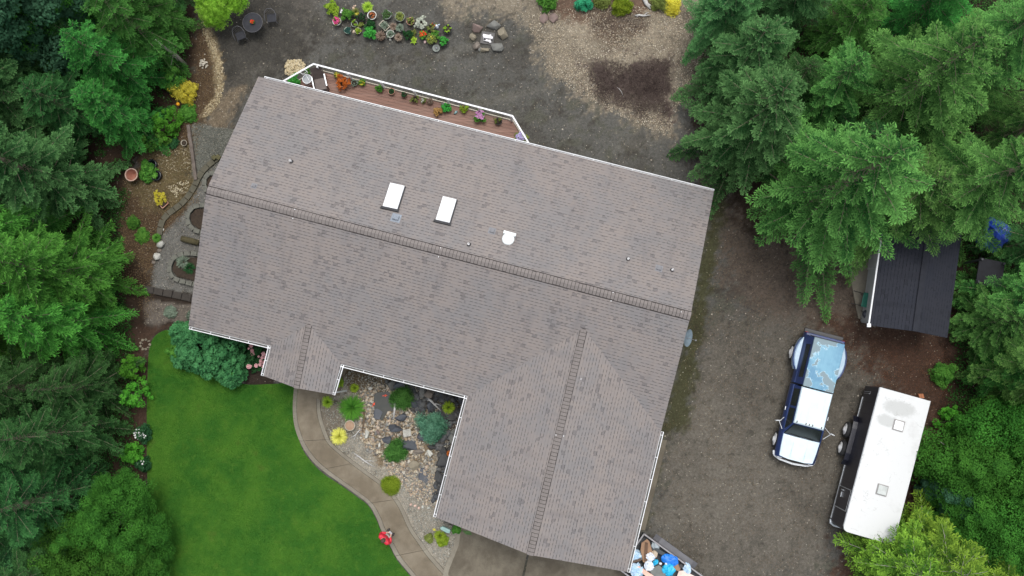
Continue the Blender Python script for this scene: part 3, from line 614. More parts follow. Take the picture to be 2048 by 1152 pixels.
for u, v in ((583,323), (938,489), (1256,518), (1344,540)):
    c = hitU(u, v); pv = MB().lathe([(.085, -.02), (.08, .02), (.06, .06), (.055, .07)], c, 14).build('pipe_boot', M_black, house, world=True, smooth=True)
    o = MB().lathe([(.045, 0), (.045, .28), (.035, .28), (.033, .2), (.0, .2)], c, 14).build('pipe', M_pipe, None); o.parent = pv; o.data.transform(ROOTM[house.name].inverted() @ Matrix.Translation(o.location)); o.location = (0, 0, 0)
c = hitU(1017, 477); ex = MU.col[0]; ey = MU.col[1]
tv = MB().lathe([(.25, .02), (.26, .08), (.24, .17), (.15, .23), (.0, .25)], c-ey*.04, 22); tv.box(c+ey*.2+Vector((0, 0, .12)), (.52, .13, .16), M=MU)
tv.lathe([(.13, -.15), (.13, .04)], c-ey*.04, 14); tv.build('exhaust_hood', pm('bright_white_cap', (.9,.93,.92), None, 3, .35, fine=.03), house, world=True, bevel=.015)
wk = MB()
for u, v in ((590,419),(586,437),(881,496),(877,514),(1226,585),(1222,602),(1112,870),(1127,872),(1162,758),(1362,624)):
    c = hitU(u, v) if (v < 500+ (u-881)*.26) else hitL(u, v)
    if u in (1112, 1127, 1162): c = plane_hit(u, v, P1, nW if u == 1112 else nV)
    MB().box(c+Vector((0, 0, .03)), (.035, .03, .025), M=MU).build('roof_anchor', M_white, house, world=True)
dish = thing('satellite_dish', 'blue-grey dish on the gable wall of the house facing the gravel yard', 'dish', at(1376,676,2.2))
pl = Matrix.Rotation(rad(-14), 3, 'Z') @ Matrix.Rotation(rad(58), 3, 'Y')
MB().lathe([(.0, -.09), (.16, -.07), (.28, -.03), (.37, .02), (.38, .02), (.37, .0), (.28, -.05), (.16, -.09), (0, -.11)], (0, 0, 0), 28, M=pl).build('reflector', pm('dish_paint', (.2,.26,.3), None, 3, .45), dish, smooth=True)
dm_ = MB().tube([(-.75, .12, -.35), (-.2, .03, -.3), (-.04, 0, -.06)], .025, 8); dm_.tube([(0, 0, -.06), (.3, -.1, .12)], .012, 6); dm_.box((.31, -.1, .14), (.06, .06, .08)); dm_.build('mount', M_vent, dish)
# ---------------- deck ----------------
DZ = .7; RZ = DZ+.95
rail = [at(u, v, RZ) for u, v in ((562,165),(627,128),(1025,232),(1062,294))]
deck = thing('deck', 'long red-brown plank deck with a white railing along the back eave', 'deck', at(800,200,0))
up = Vector((0, 0, 1)); base_ = [Vector((p.x, p.y, 0)) for p in rail]; hx = (B_-A_).normalized(); hy = Vector((-hx.y, hx.x, 0))
inb = [base_[0]-hy*1.2+hx*.1, base_[3]-hy*1.1]
dpoly = inset([base_[0], base_[1], base_[2], base_[3], inb[1], inb[0]], .03)
t = NT('deck_boards'); v = t.coord(); mp = t.n('ShaderNodeMapping'); t.put(mp.inputs[0], v); mp.inputs['Rotation'].default_value = (0, 0, -math.atan2(hx.y, hx.x)); mp.inputs['Scale'].default_value = (.25, 7., 1)
row = t.n('ShaderNodeTexWhiteNoise', noise_dimensions='1D'); sx = t.n('ShaderNodeSeparateXYZ'); t.put(sx.inputs[0], mp.outputs[0]); t.put(row.inputs['W'], t.math('FLOOR', sx.outputs[1]))
col = t.mix(row.outputs[0], (.2,.1,.068), (.27,.15,.11)); col = t.mix(t.step(t.noise(mp.outputs[0], 3, 4), .4, .7), col, (.15,.08,.058)); col = t.mix(t.math('MULTIPLY', t.step(t.noise(v, .7, 3), .5, .7), .4), col, (.2,.13,.095)); t.base(col, .6, 0, .4); M_deck = t.m
bmk = MB(); ymin = min((p-base_[0]).dot(hy) for p in dpoly); ymax = max((p-base_[0]).dot(hy) for p in dpoly); k = ymin
def clip_band(poly, lo, hi):
    def cut(P, c, sgn):
        out = []
        for i in range(len(P)):
            a, b = P[i], P[(i+1) % len(P)]; da = ((a-base_[0]).dot(hy)-c)*sgn; db = ((b-base_[0]).dot(hy)-c)*sgn
            if da >= 0: out.append(a)
            if da*db < 0: out.append(a.lerp(b, da/(da-db)))
        return out
    P = cut(poly, lo, 1); return cut(P, hi, -1) if len(P) > 2 else []
while k < ymax:
    P = clip_band(dpoly, k, k+.135)
    if len(P) > 2:
        if sum(P[i].x*P[(i+1) % len(P)].y-P[(i+1) % len(P)].x*P[i].y for i in range(len(P))) < 0: P = P[::-1]
        bmk.prism(P, DZ-.04, DZ)
    k += .143
bmk.build('floorboard', M_deck, deck, world=True)
jo = MB(); jo.prism([Vector((p.x, p.y, 0)) for p in inset(dpoly, .05)][::-1], DZ-.28, DZ-.045); jo.build('joist_frame', M_under, deck, world=True)
tr = MB()
for a, b in zip(rail, rail[1:]): tr.beam(a, b+(b-a).normalized()*.03, .072, .045)
rl = tr.build('top_rail', M_white, deck, world=True, bevel=.008)
br = MB(); bal = MB()
for a, b in zip(base_, base_[1:]):
    br.beam(a+up*(DZ+.1), b+up*(DZ+.1), .035, .05); L = (b-a).length; n = int(L/.125)
    for i in range(1, n): p = a.lerp(b, i/n); bal.box(p+up*(DZ+.5), (.007, .007, .8))
br.build('bottom_rail', pm('tan_rail', (.5,.45,.36), None, 3, .6), deck, world=True)
bal.build('baluster', pm('wire_dark', (.16,.15,.14), None, 3, .5), deck, world=True); bpy.context.view_layer.objects
for o in deck.children:
    if o.name.startswith('baluster'): o['kind'] = 'stuff'
for u, v in ((634,133),(695,147),(761,164),(827,181),(894,198),(958,215),(1022,232)):
    p = at(u, v, RZ); MB().box((p.x, p.y, (RZ+DZ)/2-.3), (.075, .075, RZ-DZ+.55), math.atan2(hx.y, hx.x)).build('post', M_white, deck, world=True)
for s_ in (0, .33, .66, 1): p = base_[1].lerp(base_[2], s_)-hy*.12; MB().box((p.x, p.y, .15), (.14, .14, .5)).build('support', M_white, deck, world=True)
# ---------------- pickup truck (local: x passenger side, y forward) ----------------
M_navy = pm('navy_paint', (.02,.045,.16), (.015,.035,.12), 2, .3, fine=.08); M_hood = pm('faded_white_blue', (.55,.68,.74), (.66,.76,.8), 1.4, .35, fine=.06)
M_fend = pm('pale_blue_paint', (.36,.5,.62), (.46,.58,.68), 2, .4, fine=.08); M_tyre = pm('tyre_rubber', (.02,.02,.021), None, 8, .85); M_hub = pm('white_hub', (.88,.89,.89), (.8,.8,.8), 9, .4, fine=.05)
M_carglass = pm('car_glass', (.008,.014,.015), (.014,.024,.024), 1.5, .22, fine=0); M_chrome = pm('worn_chrome', (.62,.66,.7), (.5,.53,.56), 5, .3, metal=.6)
t = NT('peeling_blue_paint'); v = t.coord(); n1 = t.noise(v, 1.25, 5, .55); n2 = t.noise(v, 14, 3); mpg = t.n('ShaderNodeMapping'); t.put(mpg.inputs[0], v); mpg.inputs['Scale'].default_value = (9, .7, 1)
st_ = t.noise(mpg.outputs[0], 2.2, 4); gr = t.noise(v, .9, 3)
col = t.mix(t.step(gr, .38, .62), (.045,.17,.3), (.13,.31,.43)); col = t.mix(t.math('MULTIPLY', st_, .35), col, (.3,.52,.64)); ed = t.math('ADD', n1, t.math('MULTIPLY', n2, .05))
col = t.mix(t.step(ed, .505, .515), col, (.34,.52,.62)); col = t.mix(t.step(ed, .522, .526), col, (.17,.24,.27)); t.base(col, .45, 0, .4); M_peel = t.m
def loft(secs, caps_=True):
    mb = MB(); n = len(secs[0]); vs = [p for s_ in secs for p in s_]; fs = []
    for i in range(len(secs)-1):
        for j in range(n): fs.append((i*n+j, (i+1)*n+j, (i+1)*n+(j+1) % n, i*n+(j+1) % n))
    if caps_: fs += [tuple(range(n)), tuple(range((len(secs)-1)*n, len(secs)*n))[::-1]]
    return mb.add(vs, fs)
def wheel(parent, x, y, r, wd, hub=True, side=1, name='wheel'):
    M = Matrix.Rotation(PI/2*side, 3, 'Y'); q = MB().lathe([(r*.55, -wd/2), (r*.93, -wd/2), (r, -wd*.3), (r, wd*.3), (r*.93, wd/2), (r*.6, wd/2), (r*.55, wd*.25)], (x, y, r), 24, M=M).build(name, M_tyre, parent, smooth=True)
    MB().lathe([(r*.74, wd*.3), (r*.74, wd*.52), (r*.62, wd*.56), (r*.4, wd*.6), (r*.26, wd*.8), (0, wd*.86)], (x, y, r), 20, M=M).build('hub', M_hub, q, smooth=True); return q
fwd = rad(-104.6)
truck = thing('pickup_truck', 'old navy and white dual-wheel pickup with a peeling blue canopy, parked on gravel', 'pickup truck', (at(1620,800,1.).x, at(1620,800,1.).y, 0), fwd-PI/2)
def sec(y, wb, wm, wt, z0, z1, z2): return [(-wb, y, z0), (-wm, y, z1-.12), (-wm, y, z1+.05), (-wt, y, z2), (wt, y, z2), (wm, y, z1+.05), (wm, y, z1-.12), (wb, y, z0)]
loft([sec(-2.82,.84,.88,.84,.5,.85,1.1), sec(-.56,.86,.91,.86,.45,.85,1.12)]).build('bed', M_navy, truck, bevel=.03)
loft([sec(-.5,.86,.92,.86,.42,.85,1.12), sec(1.3,.86,.92,.85,.42,.85,1.14), sec(1.75,.86,.91,.82,.42,.85,1.13), sec(2.55,.84,.88,.76,.45,.82,1.05), sec(2.7,.8,.84,.72,.5,.8,1.0)]).build('body', M_navy, truck, bevel=.03)
def fr(y0, y1, wb, wt, z0, z1, y2=None, y3=None):
    y2 = y0 if y2 is None else y2; y3 = y1 if y3 is None else y3
    return MB().hexa([(-wb, y0, z0), (wb, y0, z0), (wb, y1, z0), (-wb, y1, z0)], [(-wt, y2, z1), (wt, y2, z1), (wt, y3, z1), (-wt, y3, z1)])
cn = fr(-2.72, -.56, .84, .66, 1.1, 1.86, -2.6, -.53).build('canopy', M_navy, truck, bevel=.02)
fr(-2.64, -.5, .665, .645, 1.855, 1.9, -2.62, -.5).build('canopy_roof', M_peel, cn, bevel=.012)
for s_ in (-1, 1): 
    P = lambda y, k: (s_*(.84+(.66-.84)*k+.008), y, 1.1+.76*k)
    MB().add([P(-2.3, .3), P(-.85, .3), P(-.85, .8), P(-2.3, .8)], [(0, 1, 2, 3)]).build('side_window', M_carglass, cn)
MB().hexa([(-.7,-2.72,1.28),(.7,-2.72,1.28),(.7,-2.7,1.28),(-.7,-2.7,1.28)], [(-.58,-2.655,1.74),(.58,-2.655,1.74),(.58,-2.63,1.74),(-.58,-2.63,1.74)]).build('rear_window', M_carglass, cn)
cab = fr(-.48, 1.64, .84, .655, 1.12, 1.8, -.44, 1.12).build('cab', M_navy, truck, bevel=.03)
rf = MB(); 
rf.hexa([(-.675,-.46,1.79),(.675,-.46,1.79),(.655,1.13,1.79),(-.655,1.13,1.79)], [(-.63,-.43,1.86),(.63,-.43,1.86),(.61,1.07,1.86),(-.61,1.07,1.86)])
for x in (-.42, -.14, .14, .42): rf.box((x, .3, 1.862), (.05, 1.25, .012))
rf.build('roof', M_hood, truck, bevel=.018)
for s_ in (-1, 1):
    P = lambda y, k: (s_*(.84+(.655-.84)*k+.01), y, 1.12+.68*k)
    MB().add([P(-.33, .15), P(.42, .15), P(.42, .86), P(-.33, .86)], [(0, 1, 2, 3)]).build('side_window', M_carglass, truck)
    MB().add([P(.52, .15), P(1.45, .15), P(1.15, .86), P(.52, .86)], [(0, 1, 2, 3)]).build('side_window', M_carglass, truck)
    MB().box((s_*.915, .47, .85), (.008, .03, .5)).build('door_seam', M_black, truck); MB().box((s_*.935, .6, .98), (.03, .16, .03)).build('door_handle', M_chrome, truck, bevel=.006)
ws = MB().add([(-.79,1.635,1.15),(.79,1.635,1.15),(.6,1.155,1.795),(-.6,1.155,1.795),(-.76,1.66,1.15),(.76,1.66,1.15),(.58,1.172,1.8),(-.58,1.172,1.8)], [(4, 5, 6, 7), (0, 1, 5, 4), (1, 2, 6, 5), (3, 0, 4, 7)]).build('windshield', M_carglass, truck)
wp = MB(); wp.tube([(-.5, 1.68, 1.16), (-.05, 1.62, 1.22)], .012, 6); wp.tube([(.1, 1.68, 1.16), (.55, 1.62, 1.22)], .012, 6); wp.build('wiper', M_black, truck)
hd = loft([[(-.8, 1.68, 1.13), (-.78, 1.68, 1.16), (-.4, 1.7, 1.2), (.4, 1.7, 1.2), (.78, 1.68, 1.16), (.8, 1.68, 1.13)], [(-.78, 2.2, 1.1), (-.75, 2.2, 1.13), (-.38, 2.2, 1.18), (.38, 2.2, 1.18), (.75, 2.2, 1.13), (.78, 2.2, 1.1)], [(-.74, 2.62, 1.03), (-.71, 2.64, 1.07), (-.36, 2.7, 1.11), (.36, 2.7, 1.11), (.71, 2.64, 1.07), (.74, 2.62, 1.03)]])
hd.box((-.3, 2.15, 1.185), (.02, .9, .02)); hd.box((.3, 2.15, 1.185), (.02, .9, .02)); hd.build('hood', M_hood, truck, bevel=.02)
gl = MB().box((0, 2.71, .86), (1.1, .03, .24)); gl.build('grille', M_black, truck)
for s_ in (-1, 1):
    MB().box((s_*.68, 2.715, .88), (.2, .03, .18)).build('headlight', pm('lamp_glass', (.7,.72,.7), None, 3, .15), truck, bevel=.01)
    MB().box((s_*.8, -2.83, .88), (.12, .03, .28)).build('tail_light', pm('red_lens', (.35,.02,.02), None, 3, .2), truck, bevel=.01)
M_bump = pm('white_bumper', (.74,.77,.79), (.62,.65,.68), 4, .4)
b_ = MB(); bp = [(-.9, 2.5, .6), (-.86, 2.68, .6), (-.6, 2.8, .6), (0, 2.86, .6), (.6, 2.8, .6), (.86, 2.68, .6), (.9, 2.5, .6)]
for a, c in zip(bp, bp[1:]): b_.beam(a, c, .09, .2)
b_.build('front_bumper', M_bump, truck, bevel=.015); MB().box((0, -2.93, .62), (1.72, .2, .16)).build('rear_bumper', M_black, truck, bevel=.03)
for s_ in (-1, 1):
    ys = [-2.58, -2.4, -2.15, -1.85, -1.55, -1.3, -1.14]; xo = [.9, 1.02, 1.1, 1.13, 1.1, 1.02, .9]; mb = MB(); n = len(ys)
    vs = [(s_*.88, y, 1.0) for y in ys]+[(s_*(x-.06 if x > .9 else x), y, .99) for x, y in zip(xo, ys)]+[(s_*x, y, .9) for x, y in zip(xo, ys)]+[(s_*x, y, .42+.25*math.sin(PI*i/6)) for i, (x, y) in enumerate(zip(xo, ys))]
    fs = [(k*n+i, k*n+i+1, (k+1)*n+i+1, (k+1)*n+i) for k in range(3) for i in range(n-1)]; mb.add(vs, fs); f = mb.build('rear_fender', M_fend, truck, smooth=False)
    rmb = MB(); rmb.tube([(s_*(x+.005), y, .93) for x, y in zip(xo, ys)], .03, 6); rmb.build('fender_rim', M_navy, f, smooth=True)
    wheel(truck, s_*1.0, -1.85, .38, .26, side=s_); wheel(truck, s_*.72, -1.85, .38, .24, side=s_); wheel(truck, s_*.8, 2.02, .38, .26, side=s_)
    mm = MB(); mm.tube([(s_*.9, 1.0, .98), (s_*1.12, 1.22, 1.28), (s_*.9, 1.5, 1.1)], .016, 6); mm.tube([(s_*1.12, 1.22, 1.28), (s_*1.1, 1.22, 1.1)], .014, 6); am = mm.build('mirror_arm', M_bump, truck)
    MB().box((s_*1.2, 1.2, 1.2), (.17, .035, .28), rz=s_*.25).build('mirror', M_bump, am, bevel=.01)
M_amb = pm('amber_dark', (.12,.09,.07), None, 4, .3)
for x in (-.53, -.14, 0, .14, .53): MB().hexa([(x-.028, 1.0, 1.862), (x+.028, 1.0, 1.862), (x+.022, 1.09, 1.85), (x-.022, 1.09, 1.85)], [(x-.018, 1.0, 1.9), (x+.018, 1.0, 1.9), (x+.014, 1.06, 1.88), (x-.014, 1.06, 1.88)]).build('clearance_light', M_amb, truck)
# ---------------- enclosed cargo trailer ----------------
tw = rad(-105.78); to = at(1775,920,2.5)
trl = thing('cargo_trailer', 'long black enclosed cargo trailer with a stained white roof beside the pickup', 'trailer', (to.x, to.y, 0), tw-PI/2)
M_tblack = pm('trailer_black', (.012,.013,.022), (.018,.019,.03), 1.3, .3, fine=.05)
X0, X1, Y0, Y1 = -1.1, 1.03, -2.84, 3.16
pl_ = [(X1, Y0), (X1, Y1), (X1-.05, Y1+.1), (X1-.18, Y1+.16), (X0+.18, Y1+.16), (X0+.05, Y1+.1), (X0, Y1), (X0, Y0)]
MB().prism(pl_, .42, 2.44).build('body', M_tblack, trl, bevel=.02)
t = NT('stained_white_roof'); v = t.coord(); n1 = t.noise(v, .75, 5, .7); n2 = t.noise(v, 2.1, 5, .75)
wv = t.noise(v, 3.3, 6, .8); mp_ = t.n('ShaderNodeMapping'); t.put(mp_.inputs[0], v); mp_.inputs['Location'].default_value = (-.05, 4.5, 0); mp_.inputs['Scale'].default_value = (1.0, 2.05, .01)
ln = t.n('ShaderNodeVectorMath', operation='LENGTH'); t.put(ln.inputs[0], mp_.outputs[0]); spot = t.step(t.math('ADD', ln.outputs[1], t.math('MULTIPLY', wv, 1.)), 1.3, .95)
mp2 = t.n('ShaderNodeMapping'); t.put(mp2.inputs[0], v); mp2.inputs['Location'].default_value = (-.6, 3.9, 0); mp2.inputs['Scale'].default_value = (1.4, 2.5, .01)
ln2 = t.n('ShaderNodeVectorMath', operation='LENGTH'); t.put(ln2.inputs[0], mp2.outputs[0]); spot = t.math('MAXIMUM', spot, t.step(t.math('ADD', ln2.outputs[1], t.math('MULTIPLY', wv, 1.)), 1.25, .95))
col = t.mix(t.math('MULTIPLY', t.step(n1, .56, .72), .35), (.6,.61,.605), (.4,.4,.38)); col = t.mix(t.math('MULTIPLY', t.step(n2, .62, .7), .3), col, (.5,.5,.47))
col = t.mix(t.math('MULTIPLY', spot, .6), col, (.37,.38,.365)); cr = t.math('ABSOLUTE', t.math('SUBTRACT', t.noise(v, .8, 6, .6), .5)); col = t.mix(t.math('MULTIPLY', t.math('LESS_THAN', cr, .006), t.math('MULTIPLY', t.step(n2, .5, .6), .45)), col, (.3,.3,.28)); t.base(col, .5, 0, .3)
MB().prism([(x*1.008+.0, y) for x, y in pl_], 2.44, 2.5).build('roof', t.m, trl, bevel=.012)
sm = MB()
for k in range(12):
    y = Y0+.2+k*.5
    sm.box((X1+.001, y, 1.45), (.004, .012, 1.9)); sm.box((X0-.001, y, 1.45), (.004, .012, 1.9))
sm.build('panel_seam', pm('seam_grey', (.035,.035,.045), None, 3, .5), trl)
tm = MB(); tm.box((X1+.012, (Y0+Y1)/2-2.2+.5, .48), (.024, 1.6, .06)); tm.box((X1+.012, 1.75, .48), (.024, 2.7, .06)); tm.box((X1+.01, .15, 2.42), (.02, 5.95, .05)); tm.box((X0-.012, .15, .48), (.024, 5.95, .06)); tm.box((X1+.01, Y0+.25, .95), (.02, .02, .8)); tm.box((X1+.01, Y0+.33, .95), (.02, .02, .8))
tm.build('trim', M_chrome, trl)
ns = MB(); ns.tube([(X1+.0, Y1-.02, .5), (X1-.03, Y1+.13, .5), (X1-.18, Y1+.2, .5), (X0+.18, Y1+.2, .5), (X0+.03, Y1+.13, .5)], .06, 8); ns.build('nose_guard', M_chrome, trl, smooth=True)
fn = MB()
ys = [-1.45, -1.2, -.9, .2, .5, .72]; zz = [.5, .78, .84, .84, .78, .5]
for i in range(5):
    a, b = (ys[i], zz[i]), (ys[i+1], zz[i+1]); fn.hexa([(X1, a[0], a[1]-.02), (X1+.2, a[0], a[1]-.03), (X1+.2, b[0], b[1]-.03), (X1, b[0], b[1]-.02)], [(X1, a[0], a[1]+.01), (X1+.2, a[0], a[1]), (X1+.2, b[0], b[1]), (X1, b[0], b[1]+.01)])
for s_ in (-1, 1):
    f = MB(); f.v = [((x if s_ == 1 else X0+X1-x), y, z) for x, y, z in fn.v]; f.f = fn.f if s_ == 1 else [q[::-1] for q in fn.f]; f.t = fn.t; f.build('fender', M_tblack, trl)
    for y in (-.78, .04): wheel(trl, (X1+.22 if s_ == 1 else X0-.08), y, .34, .24, side=s_)
dr = MB(); dr.box((X1+.012, 2.08, 1.4), (.02, .88, 1.72)); d_ = dr.build('side_door', M_tblack, trl)
q = MB(); [q.box(c, s_) for c, s_ in (((X1+.026, 1.63, 1.4), (.012, .03, 1.78)), ((X1+.026, 2.53, 1.4), (.012, .03, 1.78)), ((X1+.026, 2.08, .54), (.012, .9, .03)), ((X1+.026, 2.08, 2.27), (.012, .9, .03)))]; q.build('door_frame', M_chrome, d_)
q = MB(); q.box((X1+.05, 1.75, 1.2), (.05, .04, .22)); q.box((X1+.05, 1.95, 1.2), (.04, .22, .03)); q.build('latch', M_chrome, d_)
for (hx_, hy_), m_, mt in (((-.08, -1.5), .3, pm('hatch_white', (.84,.85,.85), None, 3, .4, fine=.04)), ((-.09, 1.26), .3, pm('hatch_grey', (.5,.53,.51), None, 3, .35))):
    f = MB().box((hx_, hy_, 2.51), (.46, .46, .035)).build('roof_hatch', M_black if m_ == .31 else pm('hatch_frame', (.3,.29,.28), None, 5, .6), trl, bevel=.01); MB().box((hx_, hy_, 2.55), (.38, .38, .07)).build('hatch_lid', mt, f, bevel=.03, seg=3)
q = MB(); q.tube([(-.5, 3.3, .48), (0, 4.3, .48), (.5, 3.3, .48)], .05, 6); q.box((0, 4.35, .5), (.12, .3, .12)); q.build('tongue', M_black, trl)
for s_ in (-1, 1): MB().box((s_*.9-.03, Y0-.012, .9), (.12, .02, .1)).build('tail_light', pm('red_lens', (.35,.02,.02), None, 3, .2), trl)
q = MB(); q.box((-.035, Y0-.01, 1.45), (1.9, .02, 1.85)); q.build('rear_door', M_tblack, trl)
# ---------------- open trailer piled with rubbish ----------------
c0 = at(1288,1068,.95); d1 = (at(1404,1152,.95)-c0).normalized(); d2 = Vector((d1.y, -d1.x, 0)); 
if d2.y > 0: d2 = -d2
ut = thing('utility_trailer', 'open grey utility trailer heaped with rubbish at the garage corner', 'trailer', (c0+d1*1.8+d2*.95)*1.)
ut.location.z = 0; ROOTM[ut.name] = Matrix.Translation(ut.location)
T_ = lambda a, b, z: Vector((c0.x, c0.y, 0))+d1*a+d2*b+Vector((0, 0, z)); M_rail = pm('grey_steel', (.3,.29,.3), (.2,.19,.19), 5, .5); M_dk = pm('dark_steel', (.05,.055,.06), (.035,.04,.045), 4, .6)
MB().hexa([T_(0, 0, .42), T_(3.6, 0, .42), T_(3.6, 1.85, .42), T_(0, 1.85, .42)], [T_(0, 0, .48), T_(3.6, 0, .48), T_(3.6, 1.85, .48), T_(0, 1.85, .48)]).build('floor', M_dk, ut, world=True)
for a, b in (((0, 0), (3.6, 0)), ((3.6, 0), (3.6, 1.85)), ((3.6, 1.85), (0, 1.85)), ((0, 1.85), (0, 0))):
    q = MB(); q.beam(T_(*a, .7), T_(*b, .7), .02, .46); s_ = q.build('side_panel', M_dk, ut, world=True); q = MB(); q.beam(T_(*a, .95), T_(*b, .95), .06, .05); o = q.build('side_rail', M_rail, ut, world=True)
for b_, sg in ((-.16, -1), (2.01, 1)):
    q = MB(); q.beam(T_(.75, b_, .68), T_(2.45, b_, .68), .27, .05); q.beam(T_(.5, b_, .52), T_(.78, b_, .67), .27, .03); q.beam(T_(2.42, b_, .67), T_(2.68, b_, .52), .27, .03); q.build('fender', pm('fender_grey', (.12,.12,.13), (.09,.09,.1), 3, .5), ut, world=True, bevel=.01)
    for a in (1.25, 1.95):
        p = T_(a, b_, .32); M = frame_on(d2*1., d1) if False else Matrix((d1, Vector((0, 0, 1)), d2)).transposed(); MB().lathe([(.16, -.1), (.3, -.1), (.32, -.05), (.32, .05), (.3, .1), (.16, .1), (0, .08)], p, 18, M=M).build('wheel', M_tyre, ut, world=True, smooth=True)
def crumple(name, px, z, r, m, label, cat, seed, grp='rubbish heaped in the open trailer'):
    rr = random.Random(seed); bm = bmesh.new(); bmesh.ops.create_icosphere(bm, subdivisions=3, radius=1); o = at(px[0], px[1], z)
    import mathutils
    for v_ in bm.verts:
        n_ = mathutils.noise.noise(v_.co*2.2+Vector((seed*3.1, 0, 0)))+.5*mathutils.noise.noise(v_.co*6+Vector((seed, 0, 0))); v_.co *= 1+.42*n_; a = rr.random
        v_.co = Vector((v_.co.x*r[0], v_.co.y*r[1], v_.co.z*r[2]))
    me = bpy.data.meshes.new(name); bm.to_mesh(me); bm.free(); me.materials.append(m); ob = obj(name, me, None, o); ob.rotation_euler = (0, 0, seed*.7); return tag(ob, label, cat, grp)
M_tarp = pm('blue_tarp', (.01,.16,.62), (.02,.24,.75), 5, .35, .02, 20); M_cyan = pm('cyan_plastic', (.01,.38,.66), (.02,.5,.75), 6, .3, .02, 20); M_bagw = pm('white_bag', (.78,.8,.85), (.55,.66,.8), 6, .4, .02, 20); M_card = pm('cardboard', (.3,.185,.11), (.24,.14,.085), 3, .85)
M_pbag = pm('pale_blue_bag', (.35,.55,.75), (.6,.7,.8), 7, .35, .02, 20); M_pink = pm('salmon_foam', (.72,.42,.33), (.78,.5,.4), 2, .7)
for nm, px, z, r, m, lb, ct in (('rubbish_bag',(1271,1111),.86,(.24,.3,.2),M_pbag,'pale blue bag squeezed against the near eave end of the rubbish heap','bag'),
    ('rubbish_bag',(1272,1140),.9,(.3,.34,.22),M_pbag,'blue and white plastic bag at the bottom corner of the rubbish heap by the gutter','bag'),
    ('rubbish_bag',(1300,1113),1.05,(.17,.2,.14),M_bagw,'white bag lying beside the long brown cardboard','bag'),
    ('rubbish_bag',(1298,1131),1.05,(.22,.2,.15),M_bagw,'bright white bag between the cardboard and the grey board','bag'),
    ('tarp',(1340,1119),.98,(.36,.22,.14),M_tarp,'crumpled royal blue tarp near the long rail of the open trailer','tarp'),
    ('rubbish_bag',(1337,1139),1.02,(.26,.26,.17),M_cyan,'bright cyan plastic bag beside the grey board','bag'),
    ('rubbish_bag',(1311,1125),1.,(.13,.1,.1),M_cyan,'small cyan scrap next to the bright white bag','bag'),
    ('rubbish_bag',(1374,1138),.92,(.16,.24,.12),M_pbag,'pale blue bag beside the rail near the pink panel','bag'),
    ('crumpled_paper',(1309,1108),1.02,(.13,.16,.08),pm('brown_paper', (.5,.42,.32), (.4,.33,.25), 8, .8),'crumpled tan paper between the cardboard and the blue tarp','paper'),
    ('rubbish_bag',(1281,1128),.84,(.15,.15,.12),M_black,'small black bag in the middle of the rubbish heap','bag'),
    ('crumpled_paper',(1321,1127),1.08,(.06,.05,.05),M_bagw,'small white crumpled cup above the grey board','paper'), ('crumpled_paper',(1332,1128),1.06,(.05,.05,.05),M_bagw,'tiny white cup next to the royal blue tarp','paper'),
    ('rubbish_bag',(1310,1092),.86,(.2,.15,.12),pm('clear_plastic', (.35,.4,.42), (.22,.27,.3), 9, .3),'grey clear plastic stuffed along the long trailer rail','bag')):
    crumple(nm, px, z, r, m, lb, ct, sum(map(ord, lb)) % 97)
def slab(name, pts, z0, z1, m, label, cat, grp=None, bevel=0): P = pxpoly(pts, z1); 
def slab(name, pts, z, th, m, label=None, cat=None, grp=None, bevel=0, parent=None):
    P = [at(u, v, z) for u, v in pts]; a = sum(P[i].x*P[(i+1) % len(P)].y-P[(i+1) % len(P)].x*P[i].y for i in range(len(P))); P = P if a > 0 else P[::-1]
    o = MB().prism(P, z-th, z).build(name, m, parent, world=parent is not None, bevel=bevel); return tag(o, label, cat, grp)
G_ = 'rubbish heaped in the open trailer'
slab('cardboard_sheet', [(1283,1086),(1294,1078),(1299,1083),(1305,1104),(1295,1128),(1286,1124),(1281,1100)], 1.06, .05, M_card, 'long folded brown cardboard leaning at the pointed end of the open trailer', 'cardboard', G_, .01)
slab('cardboard_strip', [(1290,1084),(1296,1086),(1294,1124),(1288,1122)], 1.1, .03, pm('cardboard_dark', (.13,.075,.045), None, 4, .85), 'dark brown strip lying on the long folded cardboard', 'cardboard', G_)
slab('foam_board', [(1273,1134),(1278,1132),(1308,1152),(1310,1160),(1297,1158)], 1.08, .05, M_pink, 'salmon pink foam board across the bottom of the rubbish heap', 'board', G_)
slab('grey_board', [(1298,1138),(1318,1130),(1334,1144),(1326,1165),(1306,1156)], 1.03, .03, pm('grey_board', (.13,.14,.13), (.17,.18,.17), 3, .7), 'dull grey board between the bright white and cyan bags', 'board', G_)
slab('pink_panel', [(1358,1142),(1368,1141),(1396,1156),(1380,1168),(1352,1158)], .99, .04, pm('pale_pink', (.82,.6,.52), None, 3, .6), 'pale pink panel near the long rail of the open trailer', 'panel', G_)
slab('cardboard_box', [(1343,1129),(1352,1125),(1364,1134),(1358,1143),(1346,1138)], .98, .2, M_card, 'small torn cardboard box beside the royal blue tarp', 'box', G_, .01)
slab('plank', [(1262,1122),(1282,1116),(1283,1121),(1263,1127)], 1., .05, pm('brown_plank', (.11,.075,.055), None, 4, .8), 'short dark brown plank under the gutter in the rubbish heap', 'plank', G_)
slab('plastic_crate', [(1309,1096),(1316,1097),(1331,1106),(1328,1112),(1312,1105)], .98, .22, pm('crate_black', (.03,.04,.045), None, 4, .5), 'black plastic crate against the long rail of the open trailer', 'crate', G_, .01)
slab('plastic_tray', [(1357,1130),(1363,1128),(1368,1134),(1361,1138)], 1., .1, M_black, 'small black tray next to the torn cardboard box', 'tray', G_, .008)
